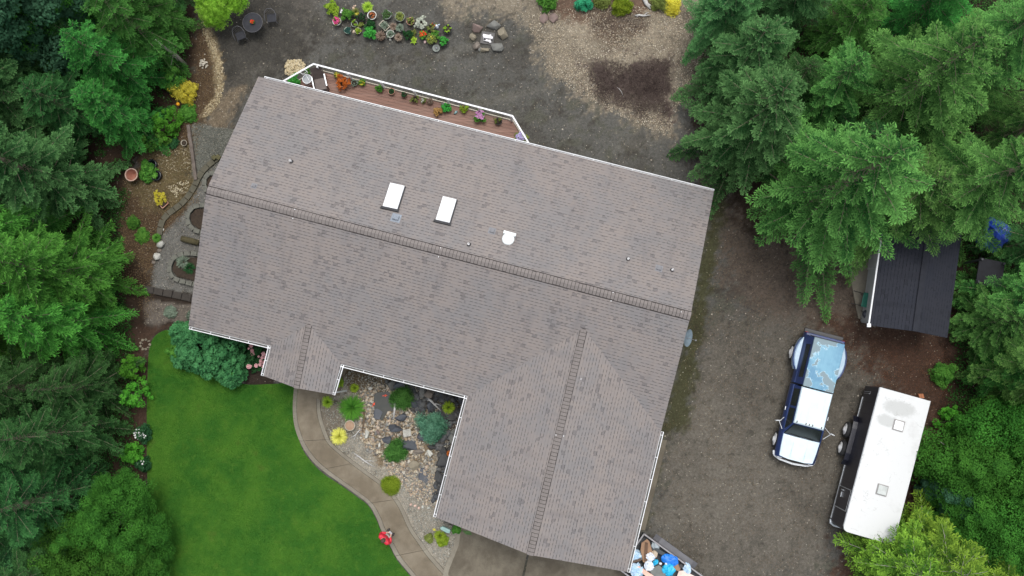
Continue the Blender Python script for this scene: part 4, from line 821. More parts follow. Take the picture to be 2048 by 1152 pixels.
# ---------------- shed ----------------
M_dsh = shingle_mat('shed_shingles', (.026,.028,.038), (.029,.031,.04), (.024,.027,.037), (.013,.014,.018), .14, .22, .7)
G1, G2 = at(1763,490,2.3), at(1740,651,2.3); ax_ = (G2-G1).normalized(); px_ = Vector((-ax_.y, ax_.x, 0)); px_ = px_ if px_.x > 0 else -px_; G1 = G2-ax_*6.2
shed = thing('shed', 'dark shingled shed with a white gutter half hidden under the fir branches', 'shed', G2+px_*1.7-Vector((0, 0, 2.3)))
RS, RS2 = G2+px_*1.62+Vector((0, 0, .75)), G1+px_*1.62+Vector((0, 0, .75)); F1, F2 = G1+px_*3.24, G2+px_*3.24
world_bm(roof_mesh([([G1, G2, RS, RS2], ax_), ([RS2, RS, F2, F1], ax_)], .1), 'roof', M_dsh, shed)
u_ = MB(); u_.beam(RS+Vector((0, 0, .02)), RS2+Vector((0, 0, .02)), .22, .02); u_.build('ridge_cap', pm('shed_cap', (.02,.022,.03), None, 4, .95), shed, world=True)
q = MB(); q.beam(G1-px_*.045-Vector((0, 0, .06)), G2-px_*.045-Vector((0, 0, .06)), .06, .1); gs = q.build('gutter', M_white, shed, world=True)
p = G2-px_*.05; q = MB(); q.box((p.x, p.y, 2.3), (.15, .15, .1)); q.build('gutter_outlet', M_white, shed, world=True)
wl_ = [G1+px_*.3+ax_*.3, G2+px_*.3-ax_*.3, F2-px_*.3-ax_*.3, F1-px_*.3+ax_*.3]; q = MB()
for i in range(4): a, b = wl_[i], wl_[(i+1) % 4]; q.beam(Vector((a.x, a.y, 1.08)), Vector((b.x, b.y, 1.08)), .1, 2.2)
for a, b in ((wl_[1], wl_[2]), (wl_[3], wl_[0])): m_ = (a+b)/2; q.add([(a.x, a.y, 2.15), (b.x, b.y, 2.15), (m_.x, m_.y, RS.z-.16)], [(0, 1, 2), (2, 1, 0)])
q.build('wall', M_sid, shed, world=True); pd = (wl_[0]+wl_[1])/2; q = MB(); q.box((pd.x-px_.x*.06, pd.y-px_.y*.06, 1.), (.06, .95, 1.95), math.atan2(ax_.y, ax_.x)-PI/2); q.build('door', M_door, shed, world=True)
sh2 = thing('shed', 'small dark lean-to roof at the frame edge behind the shingled shed', 'shed', at(1985,560,0)); b = [at(1960,515,1.9), at(2010,525,1.9), at(2002,580,1.9), at(1952,566,1.9)]
world_bm(roof_mesh([(b[::-1], b[1]-b[2])], .08), 'roof', pm('tarred_roof', (.016,.017,.022), (.01,.01,.012), 3, .9), sh2); q = MB(); cb_ = sum(b, Vector())/4
for p in b: p = p.lerp(cb_, .12); q.box((p.x, p.y, 1.0), (.08, .08, 2.05))
q.build('post', M_dk, sh2, world=True); sh2.children[-1]['kind'] = 'stuff' if False else None
if 'kind' in sh2.children[-1]: del sh2.children[-1]['kind']
# ---------------- people ----------------
def skin(name, V, R, Ed, m, parent, root=0, sub=2):
    me = bpy.data.meshes.new(name); me.from_pydata(V, Ed, []); me.materials.append(m); o = obj(name, me, parent)
    sk = o.modifiers.new('skin', 'SKIN'); sk.use_smooth_shade = True
    for i, r_ in enumerate(R):
        s_ = me.skin_vertices[0].data[i]; s_.radius = (r_, r_) if not hasattr(r_, '__len__') else r_; s_.use_root = (i == root)
    o.modifiers.new('sub', 'SUBSURF').levels = sub; o.modifiers[-1].render_levels = sub; return o
M_skin = pm('skin', (.5,.3,.22), (.46,.27,.2), 5, .5); M_red = pm('red_jacket', (.62,.02,.045), (.5,.012,.03), 7, .6, .006, 40); M_trou = pm('pale_trousers', (.5,.48,.45), (.42,.4,.38), 8, .8); M_shoe = pm('dark_shoe', (.03,.025,.025), None, 6, .6); M_hair = pm('brown_hair', (.05,.036,.022), (.08,.055,.03), 20, .8)
f1, f2 = at(772,1062,.05), at(784,1074,.05); pc = (f1+f2)/2; latv = (f2-f1).normalized(); fac = Vector((-latv.y, latv.x, 0)); fac = fac if fac.y > 0 else -fac; rz = math.atan2(fac.y, fac.x)-PI/2
per = thing('person', 'person in a bright red jacket standing on the lawn side of the curved path', 'person', (pc.x, pc.y, .05), rz)
hw = (f2-f1).length/2*.75; V = [(0, 0, .93), (0, -.02, 1.12), (0, -.02, 1.33), (0, 0, 1.45), (0, .02, 1.53), (0, .035, 1.62), (0, .03, 1.7)]; R_ = [(.15, .1), (.14, .1), (.17, .11), (.06, .06), (.055, .055), (.088, .1), (.07, .085)]; E_ = [(0, 1), (1, 2), (2, 3), (3, 4), (4, 5), (5, 6)]
def add(p, r_, fr_): V.append(p); R_.append(r_); E_.append((fr_, len(V)-1)); return len(V)-1
for s_ in (-1, 1):
    h_ = add((s_*.1, 0, .88), .09, 0); k = add((s_*hw*.95, .03, .48), .06, h_); a = add((s_*hw, 0, .1), .04, k); add((s_*hw, .1, .04), .038, a)
    sh = add((s_*.19, -.01, 1.38), .065, 2); el = add((s_*.27, .03, 1.1), .045, sh); wr = add((s_*.09, .25, 1.1), .028, el); pm_ = add((s_*.065, .3, 1.11), (.035, .018), wr)
    for k2, (dx, dy, L) in enumerate(((.03, .05, .9), (.012, .065, 1.), (-.006, .06, .95), (-.022, .045, .8))):
        q = add((s_*(.06+dx), .3+dy*.7, 1.105), .009, pm_); add((s_*(.045+dx*.6), .3+dy*L, 1.085), .008, q)
    add((s_*.03, .29, 1.135), .01, pm_)
skin('body', V, R_, E_, M_skin, per)
V2 = [(0, -.01, .9), (0, -.02, 1.12), (0, -.02, 1.34), (0, 0, 1.44)]; R2_ = [(.22, .17), (.21, .17), (.235, .165), (.09, .085)]; E2_ = [(0, 1), (1, 2), (2, 3)]
for s_ in (-1, 1): n = len(V2); V2 += [(s_*.2, -.01, 1.37), (s_*.285, .03, 1.1), (s_*.12, .22, 1.1)]; R2_ += [.105, .08, .052]; E2_ += [(2, n), (n, n+1), (n+1, n+2)]
skin('jacket', V2, R2_, E2_, M_red, per)
V3 = [(0, 0, .92)]; R3_ = [(.165, .12)]; E3_ = []
for s_ in (-1, 1): n = len(V3); V3 += [(s_*.1, 0, .86), (s_*hw*.95, .03, .48), (s_*hw, 0, .12)]; R3_ += [.105, .075, .06]; E3_ += [(0, n), (n, n+1), (n+1, n+2)]
skin('trousers', V3, R3_, E3_, M_trou, per)
for s_ in (-1, 1): MB().ball((s_*hw, .07, .05), (.055, .15, .055), 12, 8).build('shoe', M_shoe, per, smooth=True)
MB().ball((0, .012, 1.69), (.1, .115, .1), 14, 10).build('hair', M_hair, per, smooth=True)
fc = MB(); fc.ball((-.032, .132, 1.64), .011, 8, 6); fc.ball((.032, .132, 1.64), .011, 8, 6); fc.build('eye', M_black, per); MB().ball((0, .145, 1.61), (.014, .022, .02), 8, 6).build('nose', M_skin, per, smooth=True); MB().ball((0, .13, 1.575), (.026, .012, .007), 8, 6).build('mouth', pm('lips', (.4,.14,.12), None, 5, .5), per, smooth=True)
mc = Matrix.Rotation(rz, 3, 'Z'); cp = Vector((pc.x, pc.y, .05))+mc @ Vector((0, .35, 1.12)); rc = thing('remote_controller', 'small grey controller held in both hands of the person in red', 'controller', cp, rz)
MB().box((0, 0, 0), (.15, .09, .035)).build('case', pm('controller_grey', (.4,.4,.4), None, 4, .5), rc, bevel=.012); MB().box((0, .06, .03), (.13, .012, .08)).build('screen', M_black, rc)
# ---------------- plants and pots ----------------
L_lime = leafmat('lime_leaf', (.13,.26,.02), (.4,.56,.06)); L_green = leafmat('garden_green', (.035,.13,.02), (.14,.33,.05)); L_vivid = leafmat('vivid_green', (.03,.2,.03), (.1,.48,.08)); L_dark = leafmat('dark_green', (.012,.05,.018), (.04,.12,.04))
L_olive = leafmat('olive_leaf', (.1,.13,.03), (.26,.3,.08)); L_moss = leafmat('moss_leaf', (.045,.09,.03), (.1,.17,.06)); L_silver = leafmat('silver_leaf', (.42,.45,.36), (.72,.76,.66)); L_tan = leafmat('dry_leaf', (.18,.13,.09), (.36,.28,.22)); L_teal = leafmat('teal_leaf', (.015,.06,.05), (.05,.14,.11))
L_grey = leafmat('grey_green_leaf', (.12,.17,.12), (.28,.34,.26)); L_orange = leafmat('orange_leaf', (.42,.1,.015), (.72,.25,.05)); L_yel = leafmat('yellow_leaf', (.5,.42,.03), (.8,.75,.12)); L_mag = leafmat('magenta_petal', (.5,.03,.16), (.75,.12,.35)); L_lav = leafmat('lavender_petal', (.32,.26,.5), (.62,.56,.8)); L_pinkp = leafmat('pink_purple_petal', (.42,.15,.35), (.66,.4,.62))
L_white = leafmat('white_petal', (.7,.7,.68), (.9,.9,.88), .2, 0); L_redp = leafmat('red_petal', (.5,.02,.01), (.8,.1,.04), .2, 0); L_pinkh = leafmat('pale_pink_petal', (.62,.3,.32), (.85,.58,.56), .2, 0); L_rust = leafmat('rust_leaf', (.3,.08,.03), (.5,.2,.08))
P_terra = pm('terracotta', (.4,.2,.13), (.5,.33,.25), 4, .8); P_white = pm('glazed_white_pot', (.6,.59,.54), (.5,.49,.44), 4, .5); P_black = pm('black_pot', (.02,.022,.022), None, 5, .5); P_grey = pm('grey_pot', (.22,.24,.22), (.16,.18,.16), 5, .6); P_beige = pm('beige_pot', (.42,.38,.3), (.33,.29,.22), 5, .7); P_brown = pm('brown_pot', (.12,.07,.045), None, 5, .7); P_green = pm('green_rim_pot', (.3,.36,.3), (.2,.26,.2), 5, .6)
M_soil = pm('potting_soil', (.035,.024,.016), (.06,.042,.028), 14, .95, .02)
_seed = [100]
def foliage(kind, R, h, m, name='foliage'):
    _seed[0] += 1; s_ = _seed[0]
    if kind == 'leafy': V, F, T, mb = broad(s_, R, R, h, 26, 26, R*.36, R*.2, R*.34, .3, .6)
    elif kind == 'fine': V, F, T, mb = broad(s_, R, R, h, 60, 40, R*.16, R*.07, R*.22, .3, .5)
    elif kind == 'grass': V, F, T = tuft(s_, R, h, 170, R*.045)
    elif kind == 'star': V, F, T = tuft(s_, R, h*.6, 22, R*.17)
    elif kind == 'moss': V, F, T, mb = broad(s_, R, R, h*.6, 70, 45, R*.12, R*.08, R*.16, .2, .7)
    elif kind == 'spiky': V, F, T = tuft(s_, R, h, 90, R*.055, erect=.1)
    elif kind == 'sparse': V, F, T, mb = broad(s_, R, R, h, 9, 9, R*.45, R*.26, R*.3, .4, .6)
    return npmesh(name, V, F, T, m)
def potted(px, z0, R, pot, kind, m, label, cat='potted plant', fR=None, fh=None, ph=None, off=(0, 0), flower=None, group='potted plants set out on the gravel', name='potted_plant', square=False, nfl=14, fs=None):
    ph = ph or R*1.3; p = at(px[0], px[1], z0+ph*.8); t_ = thing(name, label, cat, (p.x, p.y, z0), random.uniform(0, 6), group)
    if pot:
        if square:
            q = MB().hexa([(-R*.8, -R*.5, 0), (R*.8, -R*.5, 0), (R*.8, R*.5, 0), (-R*.8, R*.5, 0)], [(-R, -R*.66, ph), (R, -R*.66, ph), (R, R*.66, ph), (-R, R*.66, ph)]); q.f = [f for i, f in enumerate(q.f) if i != 1]
            for a, b in (((-R, -R*.66), (R, -R*.66)), ((R, -R*.66), (R, R*.66)), ((R, R*.66), (-R, R*.66)), ((-R, R*.66), (-R, -R*.66))): q.beam((*a, ph), (*b, ph), .035, .03)
            q.build('pot', pot, t_); MB().box((0, 0, ph*.8), (R*1.9, R*1.2, .02)).build('soil', M_soil, t_)
        else:
            MB().lathe([(0, 0), (R*.68, 0), (R*.93, ph*.86), (R*1.0, ph*.86), (R*1.02, ph), (R*.88, ph), (R*.84, ph*.75)], n=22).build('pot', pot, t_, smooth=True)
            MB().lathe([(R*.87, ph*.8), (R*.4, ph*.84), (0, ph*.85)], n=14).build('soil', M_soil, t_, smooth=True)
    if kind:
        fR = fR or R*1.05; o = obj('foliage', foliage(kind, fR, fh or fR*1.1, m), t_, (off[0], off[1], ph*.78 if pot else 0))
    if flower: q = blossoms(_seed[0], (fR or R)*.8, (fh or (fR or R))*.5, nfl, fs or .035, ph*.8+(fh or (fR or R))*.55); o = q.build('flower', flower, t_); o['kind'] = 'stuff'
    return t_
GP = [((665,18),.0,.14,P_black,'leafy',L_lime,'bright lime-green bush at the far end of the pot display',dict(fR=.3,fh=.35)),
 ((674,43),0,.2,P_white,'sparse',L_olive,'pale pot with magenta flowers near the lime-green bush',dict(flower=L_mag,nfl=26,fs=.05)),
 ((696,29),0,.18,P_black,'leafy',L_green,'dark green leafy plant beside a white blossom in the pot display',dict(fR=.26)),
 ((712,26),0,.15,P_black,'grass',L_olive,'olive grassy plant with one yellow flower in the pot display',dict(fR=.22,flower=L_yel,nfl=3,fs=.06)),
 ((723,36),0,.19,P_black,'sparse',L_dark,'black pot of dark sparse foliage behind the round white pot',dict()),
 ((736,16),0,.13,P_brown,'grass',L_lime,'fountain of bright green grass above the white-rimmed pot',dict(fR=.27,fh=.3)),
 ((744,31),0,.21,P_white,'sparse',L_rust,'large white-rimmed pot of brown stubble and pebbles',dict(fR=.14)),
 ((774,30),0,.21,P_grey,'moss',L_moss,'round grey pot filled with a dark mossy cushion',dict()),
 ((800,34),0,.23,P_grey,'spiky',L_olive,'wide grey pot filled with an olive rosette',dict()),
 ((821,43),0,.18,P_terra,'sparse',L_olive,'terracotta pot of low olive leaves beside the silver plant',dict()),
 ((843,47),0,.17,P_grey,'fine',L_silver,'silvery white bushy plant in the pot display',dict(fR=.26)),
 ((864,56),0,.2,P_black,'sparse',L_olive,'black bowl with olive and rust leaves beside the white figurine',dict(flower=L_rust,nfl=4,fs=.06)),
 ((895,59),0,.21,P_black,'sparse',L_lime,'black bowl with lime-yellow leaves at the firepit end of the display',dict(fR=.17)),
 ((709,48),0,.15,P_green,'sparse',L_lime,'small pale-rimmed pot of light green leaves below the dark leafy plant',dict()),
 ((723,50),0,.09,P_black,'leafy',L_olive,'little olive seedling between the small pale-rimmed pots',dict(fR=.12)),
 ((695,61),0,.155,P_green,'moss',L_teal,'pale-rimmed pot of dark teal foliage, lowest in its corner of the display',dict()),
 ((716,62),0,.15,P_beige,'leafy',L_lime,'beige-rimmed pot of yellow-green leaves',dict(fR=.12)),
 ((741,52),0,.17,P_black,'leafy',L_dark,'very dark leafy plant above the bushy bright green one',dict(fR=.22)),
 ((739,68),0,.16,P_black,'leafy',L_vivid,'bushy bright green plant at the front of the pot display',dict(fR=.27)),
 ((769,52),0,.21,P_beige,'spiky',L_grey,'square beige planter of grey-green spikes',dict(square=True)),
 ((781,68),0,.18,P_white,'moss',L_grey,'white-rimmed pot holding a pale green cushion',dict()),
 ((762,73),0,.2,P_brown,'spiky',L_tan,'grey-brown dried spiky rosette left of the white-rimmed cushion pot',dict(fR=.25)),
 ((787,54),0,.14,P_terra,'spiky',L_tan,'tan dry tuft beside the square beige planter',dict(fR=.2)),
 ((800,57),0,.16,P_grey,'spiky',L_grey,'grey-green spiky tuft beneath the wide olive rosette pot',dict(fR=.22)),
 ((797,76),0,.15,P_beige,'spiky',L_tan,'tan and pink succulent cluster at the front of the pot display',dict(fR=.2)),
 ((816,70),0,.19,P_black,'leafy',L_dark,'black pot of round dark green foliage',dict()),
 ((828,66),0,.1,P_black,'leafy',L_olive,'tiny yellow-green plant just above the star-shaped one',dict(fR=.12)),
 ((828,82),0,.1,P_black,'star',L_lime,'lime-yellow star-shaped plant at the front of the display',dict(fR=.19)),
 ((846,70),0,.17,P_black,'leafy',L_green,'pot of red and orange flowers in the front row',dict(flower=L_redp,nfl=30,fs=.05)),
 ((863,79),0,.21,P_black,'leafy',L_olive,'black bowl of mixed green and yellow leaves',dict(flower=L_yel,nfl=5,fs=.04)),
 ((870,71),0,.12,P_black,'leafy',L_green,'green leafy plant tucked between two black bowls',dict(fR=.2)),
 ((887,83),0,.22,P_black,'leafy',L_vivid,'black pot of vivid green leaves at the firepit end of the display',dict(fR=.19))]
for px, z0, R, pot, kind, m, lb, kw in GP: potted(px, z0, R, pot, kind, m, lb, **kw)
def lathe_thing(name, px, z, prof, m, label, cat, group=None, n=22, rz=0, sx=1, sy=1):
    p = at(px[0], px[1], z); o = MB().lathe(prof, (p.x, p.y, z), n, sx=sx, sy=sy).build(name, m, None, smooth=True); return tag(o, label, cat, group)
bw = thing('bowl', 'grey bowl with a silver ball inside at the lower end of the pot display', 'bowl', at(873,98,0)); MB().lathe([(0, .0), (.12, 0), (.175, .14), (.16, .14), (.1, .04), (0, .03)], n=20).build('basin', P_grey, bw, smooth=True); MB().ball((0.01, .02, .09), .06).build('silver_ball', pm('silver', (.6,.6,.62), None, 3, .25, metal=.8), bw, smooth=True)
fg = thing('figurine', 'small white and pale blue garden figurine between two black bowls', 'figurine', at(874,56,0), .6); q = MB().lathe([(0, 0), (.1, 0), (.07, .12), (.08, .2), (.05, .26), (0, .28)], n=12); q.ball((0, 0, .32), .06); q.build('figure', pm('white_plaster', (.8,.84,.9), (.7,.76,.84), 5, .5), fg, smooth=True); q = MB(); q.ball((-.11, 0, .2), (.09, .03, .09), 8, 6); q.ball((.11, 0, .2), (.09, .03, .09), 8, 6); q.build('wing', pm('pale_blue_plaster', (.6,.75,.9), None, 5, .5), fg, smooth=True)
def stone(px, r, m, label, z=0., name='stone', group=None, seed=None, np_=26, bevel=.02, cat='stone'):
    p = at(px[0], px[1], z+r[2]*.5); o = MB().rock((p.x, p.y, z+r[2]*.35), r, seed if seed is not None else int(px[0]*7+px[1]), np_).build(name, m, None, bevel=bevel); o.rotation_euler.z = (px[0]*1.3+px[1]*.7) % 6.28 if abs(r[0]-r[1]) < .05 else 0; return tag(o, label, cat, group)
M_st = [pm('rock_brown', (.2,.17,.14), (.14,.12,.1), 4, .85, .02), pm('rock_grey', (.17,.17,.155), (.12,.12,.11), 4, .85, .02), pm('rock_pink', (.22,.16,.14), (.16,.12,.105), 4, .85, .02), pm('rock_tan', (.25,.22,.16), (.18,.155,.11), 4, .85, .02), pm('rock_slate', (.055,.062,.075), (.08,.085,.095), 3, .6, .015), pm('rock_white', (.52,.52,.47), (.38,.37,.32), 3, .85, .02), pm('rock_dark', (.05,.05,.05), (.035,.035,.034), 4, .7, .02)]
stone((850,84), (.08,.07,.06), pm('pink_stone', (.6,.42,.4), None, 6, .8), 'small pink stone beside the mixed green and yellow bowl')
stone((707,63), (.07,.09,.06), pm('peach_stone', (.62,.5,.38), None, 6, .8), 'small peach stone by the beige-rimmed pot')
stone((780,79), (.08,.07,.07), M_st[5], 'whitish stone directly below the white-rimmed cushion pot')
for px, lb, m in (((684,24),'cluster of white blossoms beside the dark green leafy plant',L_white), ((709,15),'single peach blossom stalk above the olive grassy plant',pm('peach_petal',(.8,.55,.4)))):
    t_ = thing('flower', lb, 'flower', at(px[0], px[1], .15)); t_.location.z = 0; blossoms(px[0], .08, .03, 7, .05, .2).build('petal', m, t_); MB().tube([(0, 0, 0), (.01, .01, .2)], .008, 5).build('stem', pm('green_stem', (.05,.12,.03), None, 5, .7), t_)
# fire pit
for px, r, mi, lb in (((955,54),(.33,.26,.25),2,'pinkish brown stone, upper on the pot-display side of the fire pit'), ((987,50),(.35,.25,.22),1,'grey-green stone at the top of the fire pit ring'), ((1006,67),(.33,.29,.28),3,'largest tan-grey stone on the forest side of the fire pit'), ((994,94),(.38,.26,.24),1,'long angular grey stone, lower on the forest side of the fire pit'), ((969,100),(.24,.15,.16),3,'small tan wedge stone at the bottom of the fire pit'), ((953,92),(.2,.3,.18),0,'narrow brown stone, lower on the pot-display side of the fire pit'), ((945,72),(.18,.22,.18),3,'small tan stone in the middle of the pot-display side of the fire pit'), ((960,97),(.14,.15,.1),1,'little grey chock stone between the narrow and the wedge stones')):
    stone(px, r, M_st[mi], lb, group='stones of the fire pit ring', name='fire_pit_stone', np_=18)
slab('fire_pit_plate', [(964,62),(990,66),(986,90),(960,86)], .06, .05, pm('ash_grey', (.13,.125,.12), (.09,.09,.085), 6, .9), 'flat grey plate inside the fire pit ring', 'plate')
gt = thing('firewood_stack', 'white painted wood offcuts crossed in the middle of the fire pit', 'firewood', at(975,76,.1)); gt.location.z = .06
M_pw = pm('painted_offcut', (.72,.71,.72), (.6,.58,.58), 6, .7)
for i, (c, s_, a) in enumerate((((-.06, .1, .06), (.3, .1, .1), -.2), ((.04, 0, .14), (.42, .11, .08), -.15), ((-.02, -.12, .06), (.34, .1, .1), -.3), ((.13, .08, .06), (.1, .12, .12), .2), ((-.13, -.02, .06), (.12, .2, .1), .1), ((.12, -.16, .05), (.09, .16, .09), .2))): MB().box(c, s_, a).build('offcut', M_pw, gt, bevel=.006)
stone((1088,36), (.24,.3,.14), M_st[2], 'flat reddish brown stone left of its twin at the edge of the tan gravel', group='pair of brown stones', name='flat_stone'); stone((1107,35), (.24,.24,.14), M_st[2], 'flat reddish brown stone nearer the green shrubs at the edge of the tan gravel', group='pair of brown stones', name='flat_stone', seed=5)
# patio table and chairs
M_mesh = pm('dark_patio_metal', (.02,.021,.026), (.03,.031,.038), 6, .85); M_rim = pm('patio_rim', (.1,.1,.11), None, 5, .4)
pt = thing('patio_table', 'round dark metal patio table at the top of the gravel yard', 'table', at(505,45,.72)); pt.location.z = 0
MB().lathe([(0, .7), (.44, .7), (.45, .72), (.44, .725), (0, .722)], n=36).build('tabletop', M_mesh, pt); rr_ = MB(); rr_.tube([(.45*math.cos(2*PI*i/36), .45*math.sin(2*PI*i/36), .72) for i in range(37)], .011, 6, cap=False); rr_.build('rim', M_rim, pt, smooth=True)
for k in range(4): MB().tube([(.3*math.cos(k*PI/2), .3*math.sin(k*PI/2), .7), (.1*math.cos(k*PI/2), .1*math.sin(k*PI/2), .35), (.34*math.cos(k*PI/2), .34*math.sin(k*PI/2), 0)], .014, 6).build('leg', M_rim, pt, smooth=True)
potted((505,44), .725, .08, P_terra, 'sparse', L_green, 'small pot of red flowers on the round patio table', fR=.1, flower=L_redp, nfl=22, fs=.04, group=None)
def patio_chair(px, ang, label):
    t_ = thing('patio_chair', label, 'chair', at(px[0], px[1], .42), ang, 'metal chairs at the patio table'); t_.location.z = 0
    MB().box((0, .02, .43), (.4, .38, .025)).build('seat', M_mesh, t_, bevel=.01)
    q = MB(); q.tube([(.25, -.2, .63), (.27, .05, .66), (.22, .24, .74), (.1, .33, .82), (-.1, .33, .82), (-.22, .24, .74), (-.27, .05, .66), (-.25, -.2, .63)], .013, 6); q.build('back_frame', M_rim, t_, smooth=True)
    q = MB()
    for i in range(7): x = -.18+.06*i; q.tube([(x, .2, .43), (x*1.05, .3-abs(x)*.3, .78)], .006, 5)
    q.build('back_slats', M_rim, t_)
    for x, y in ((-.2, -.17), (.2, -.17), (-.2, .2), (.2, .2)): MB().tube([(x, y, .43), (x*1.2, y*1.2, 0)], .012, 6).build('leg', M_rim, t_, smooth=True)
patio_chair((543,37), rad(6), 'dark metal patio chair on the house side of the round table'); patio_chair((481,72), rad(22), 'dark metal patio chair on the forest side of the round table, lower in the yard')
# deck furniture and pots
GD = 'potted plants lined up on the deck'
for px, R, pot, kind, m, lb, kw in [((588,165),.15,P_black,'leafy',L_vivid,'leafy bright green plant in the angled corner of the deck',dict(fR=.27)), ((616,143),.1,P_black,'leafy',L_green,'small green plant behind the glass side table',dict(fR=.15)),
 ((674,151),.1,P_black,'leafy',L_olive,'pot of yellow blooms beside the orange bush on the deck',dict(flower=L_yel,nfl=24,fs=.045,fR=.13)), ((687,166),.2,P_terra,'fine',L_orange,'large orange-red bush in a terracotta pot on the deck',dict(fR=.32,fh=.35)),
 ((709,166),.14,P_green,'sparse',L_grey,'grey-green plant right beside the orange bush',dict()), ((725,166),.14,P_black,'leafy',L_green,'dark pot with pale yellow blossoms on the deck',dict(flower=L_yel,nfl=16,fs=.04)),
 ((759,178),.14,P_black,'leafy',L_green,'light green leafy pot under the second railing post',dict()), ((783,183),.155,P_terra,'moss',L_dark,'terracotta-rimmed pot with a round dark green plant on the deck',dict(fR=.12)),
 ((808,190),.13,P_brown,'sparse',L_dark,'brown pot with a twisted bare stem on the deck',dict()), ((829,199),.14,P_brown,'sparse',L_olive,'olive straggly plant under the railing post mid-deck',dict(fR=.2)),
 ((847,202),.1,P_black,'leafy',L_olive,'small pot with a white and a yellow bloom on the deck',dict(flower=L_white,nfl=4,fs=.06)), ((860,203),.14,P_brown,'spiky',L_tan,'brown basket pot of dry twigs on the deck',dict()),
 ((876,224),.11,P_brown,'leafy',leafmat('tan_orange', (.3,.17,.05), (.55,.36,.14)),'tan-orange plant nearest the eave gutter on the deck',dict(fR=.18)), ((893,217),.16,P_black,'leafy',L_vivid,'round vivid emerald plant in a black pot on the deck',dict(fR=.2)),
 ((928,219),.11,P_brown,'leafy',L_lime,'lime plant tipped with orange on the deck',dict(fR=.17,flower=L_orange,nfl=7,fs=.03)), ((961,233),.13,P_brown,'leafy',L_green,'tall pink-purple flowering plant on the deck',dict(fR=.27,fh=.4,flower=L_pinkp,nfl=110,fs=.045)),
 ((997,243),.16,P_black,'sparse',L_olive,'black pot with a few olive leaves near the deck corner',dict())]:
    potted(px, DZ, R, pot, kind, m, lb, group=GD, **kw)
tl = potted((1042,275), 1.25, .14, P_brown, 'leafy', L_olive, 'hanging basket of lavender flowers on the short end rail of the deck', fR=.26, fh=.25, flower=L_lav, nfl=120, fs=.04, group=None, name='hanging_basket', cat='hanging basket')
q = MB(); q.tube([(.0, 0, .1), (0, 0, .32)], .006, 5); q.build('hook', M_black, tl)
for px, r, m, lb in (((886,208),(.09,.1,.07),M_st[1],'grey round stone ornament beside the emerald plant on the deck'), ((912,225),(.07,.12,.09),pm('teal_glaze', (.15,.3,.3), (.35,.45,.45), 9, .3),'small teal glazed ornament on the deck boards')): stone(px, r, m, lb, z=DZ, name='ornament', cat='ornament')
st = thing('side_table', 'round white wire side table with a glass top on the deck', 'table', at(614,158,DZ+.5)); st.location.z = DZ
MB().lathe([(0, .49), (.19, .49), (.19, .497), (0, .497)], n=28).build('glass_top', pm('table_glass', (.28,.3,.31), None, 3, .1), st)
q = MB(); q.tube([(.2*math.cos(2*PI*i/28), .2*math.sin(2*PI*i/28), .5) for i in range(29)], .016, 6, cap=False); q.tube([(.2*math.cos(2*PI*i/28), .2*math.sin(2*PI*i/28), .2) for i in range(29)], .008, 6, cap=False); q.beam((-.05, .18, .505), (.13, -.13, .505), .02, .012); q.build('rim', M_white, st, smooth=True)
for k in range(3): a = k*2.1; MB().tube([(.2*math.cos(a), .2*math.sin(a), .5), (.12*math.cos(a), .12*math.sin(a), .25), (.2*math.cos(a), .2*math.sin(a), 0)], .009, 6).build('leg', M_white, st, smooth=True)
ps = thing('plant_stand', 'white curled wire plant stand against the angled deck rail', 'plant stand', at(606,143,DZ+.4)); ps.location.z = DZ
q = MB(); [q.tube([(.15*math.cos(2*PI*i/20)+dx, .1*math.sin(2*PI*i/20), z) for i in range(21)], .008, 5, cap=False) for dx, z in ((0, .4), (.02, .25))]; q.build('hoop', M_white, ps, smooth=True)
for k in range(3): a = k*2.1; MB().tube([(.15*math.cos(a), .1*math.sin(a), .4), (.17*math.cos(a), .14*math.sin(a), 0)], .008, 5).build('leg', M_white, ps)
la, lb_ = at(632,136,DZ+.6), at(644,184,DZ+.4); ld = (lb_-la); ld.z = 0; lc = thing('lounge_chair', 'brown sling lounge chair facing the house on the deck', 'chair', ((la.x+lb_.x)/2, (la.y+lb_.y)/2, DZ), math.atan2(ld.y, ld.x)+PI/2)
M_sl = pm('brown_sling', (.13,.105,.095), (.17,.14,.125), 3, .75, .004, 90); M_slb = pm('brown_sling_dark', (.085,.065,.06), None, 4, .75); M_fr = pm('bronze_frame', (.05,.042,.04), None, 4, .5)
MB().hexa([(-.24, -.42, .36), (.24, -.42, .36), (.24, .12, .33), (-.24, .12, .33)], [(-.24, -.42, .385), (.24, -.42, .385), (.24, .12, .355), (-.24, .12, .355)]).build('seat', M_sl, lc)
MB().hexa([(-.24, .12, .33), (.24, .12, .33), (.24, .52, .8), (-.24, .52, .8)], [(-.24, .1, .35), (.24, .1, .35), (.24, .5, .83), (-.24, .5, .83)]).build('backrest', M_slb, lc)
MB().hexa([(-.22, -.62, .2), (.22, -.62, .2), (.23, -.42, .36), (-.23, -.42, .36)], [(-.22, -.62, .23), (.22, -.62, .23), (.23, -.42, .385), (-.23, -.42, .385)]).build('footrest', M_fr, lc)
for s_ in (-1, 1):
    MB().beam((s_*.29, -.36, .56), (s_*.29, .2, .58), .055, .03).build('armrest', M_chrome, lc, bevel=.008); q = MB(); q.tube([(s_*.27, -.62, .18), (s_*.27, .12, .34), (s_*.27, .55, .86)], .016, 6); q.tube([(s_*.29, -.33, .56), (s_*.3, -.38, 0)], .015, 6); q.tube([(s_*.29, .18, .57), (s_*.3, .3, 0)], .015, 6); q.build('side_frame', M_fr, lc, smooth=True)
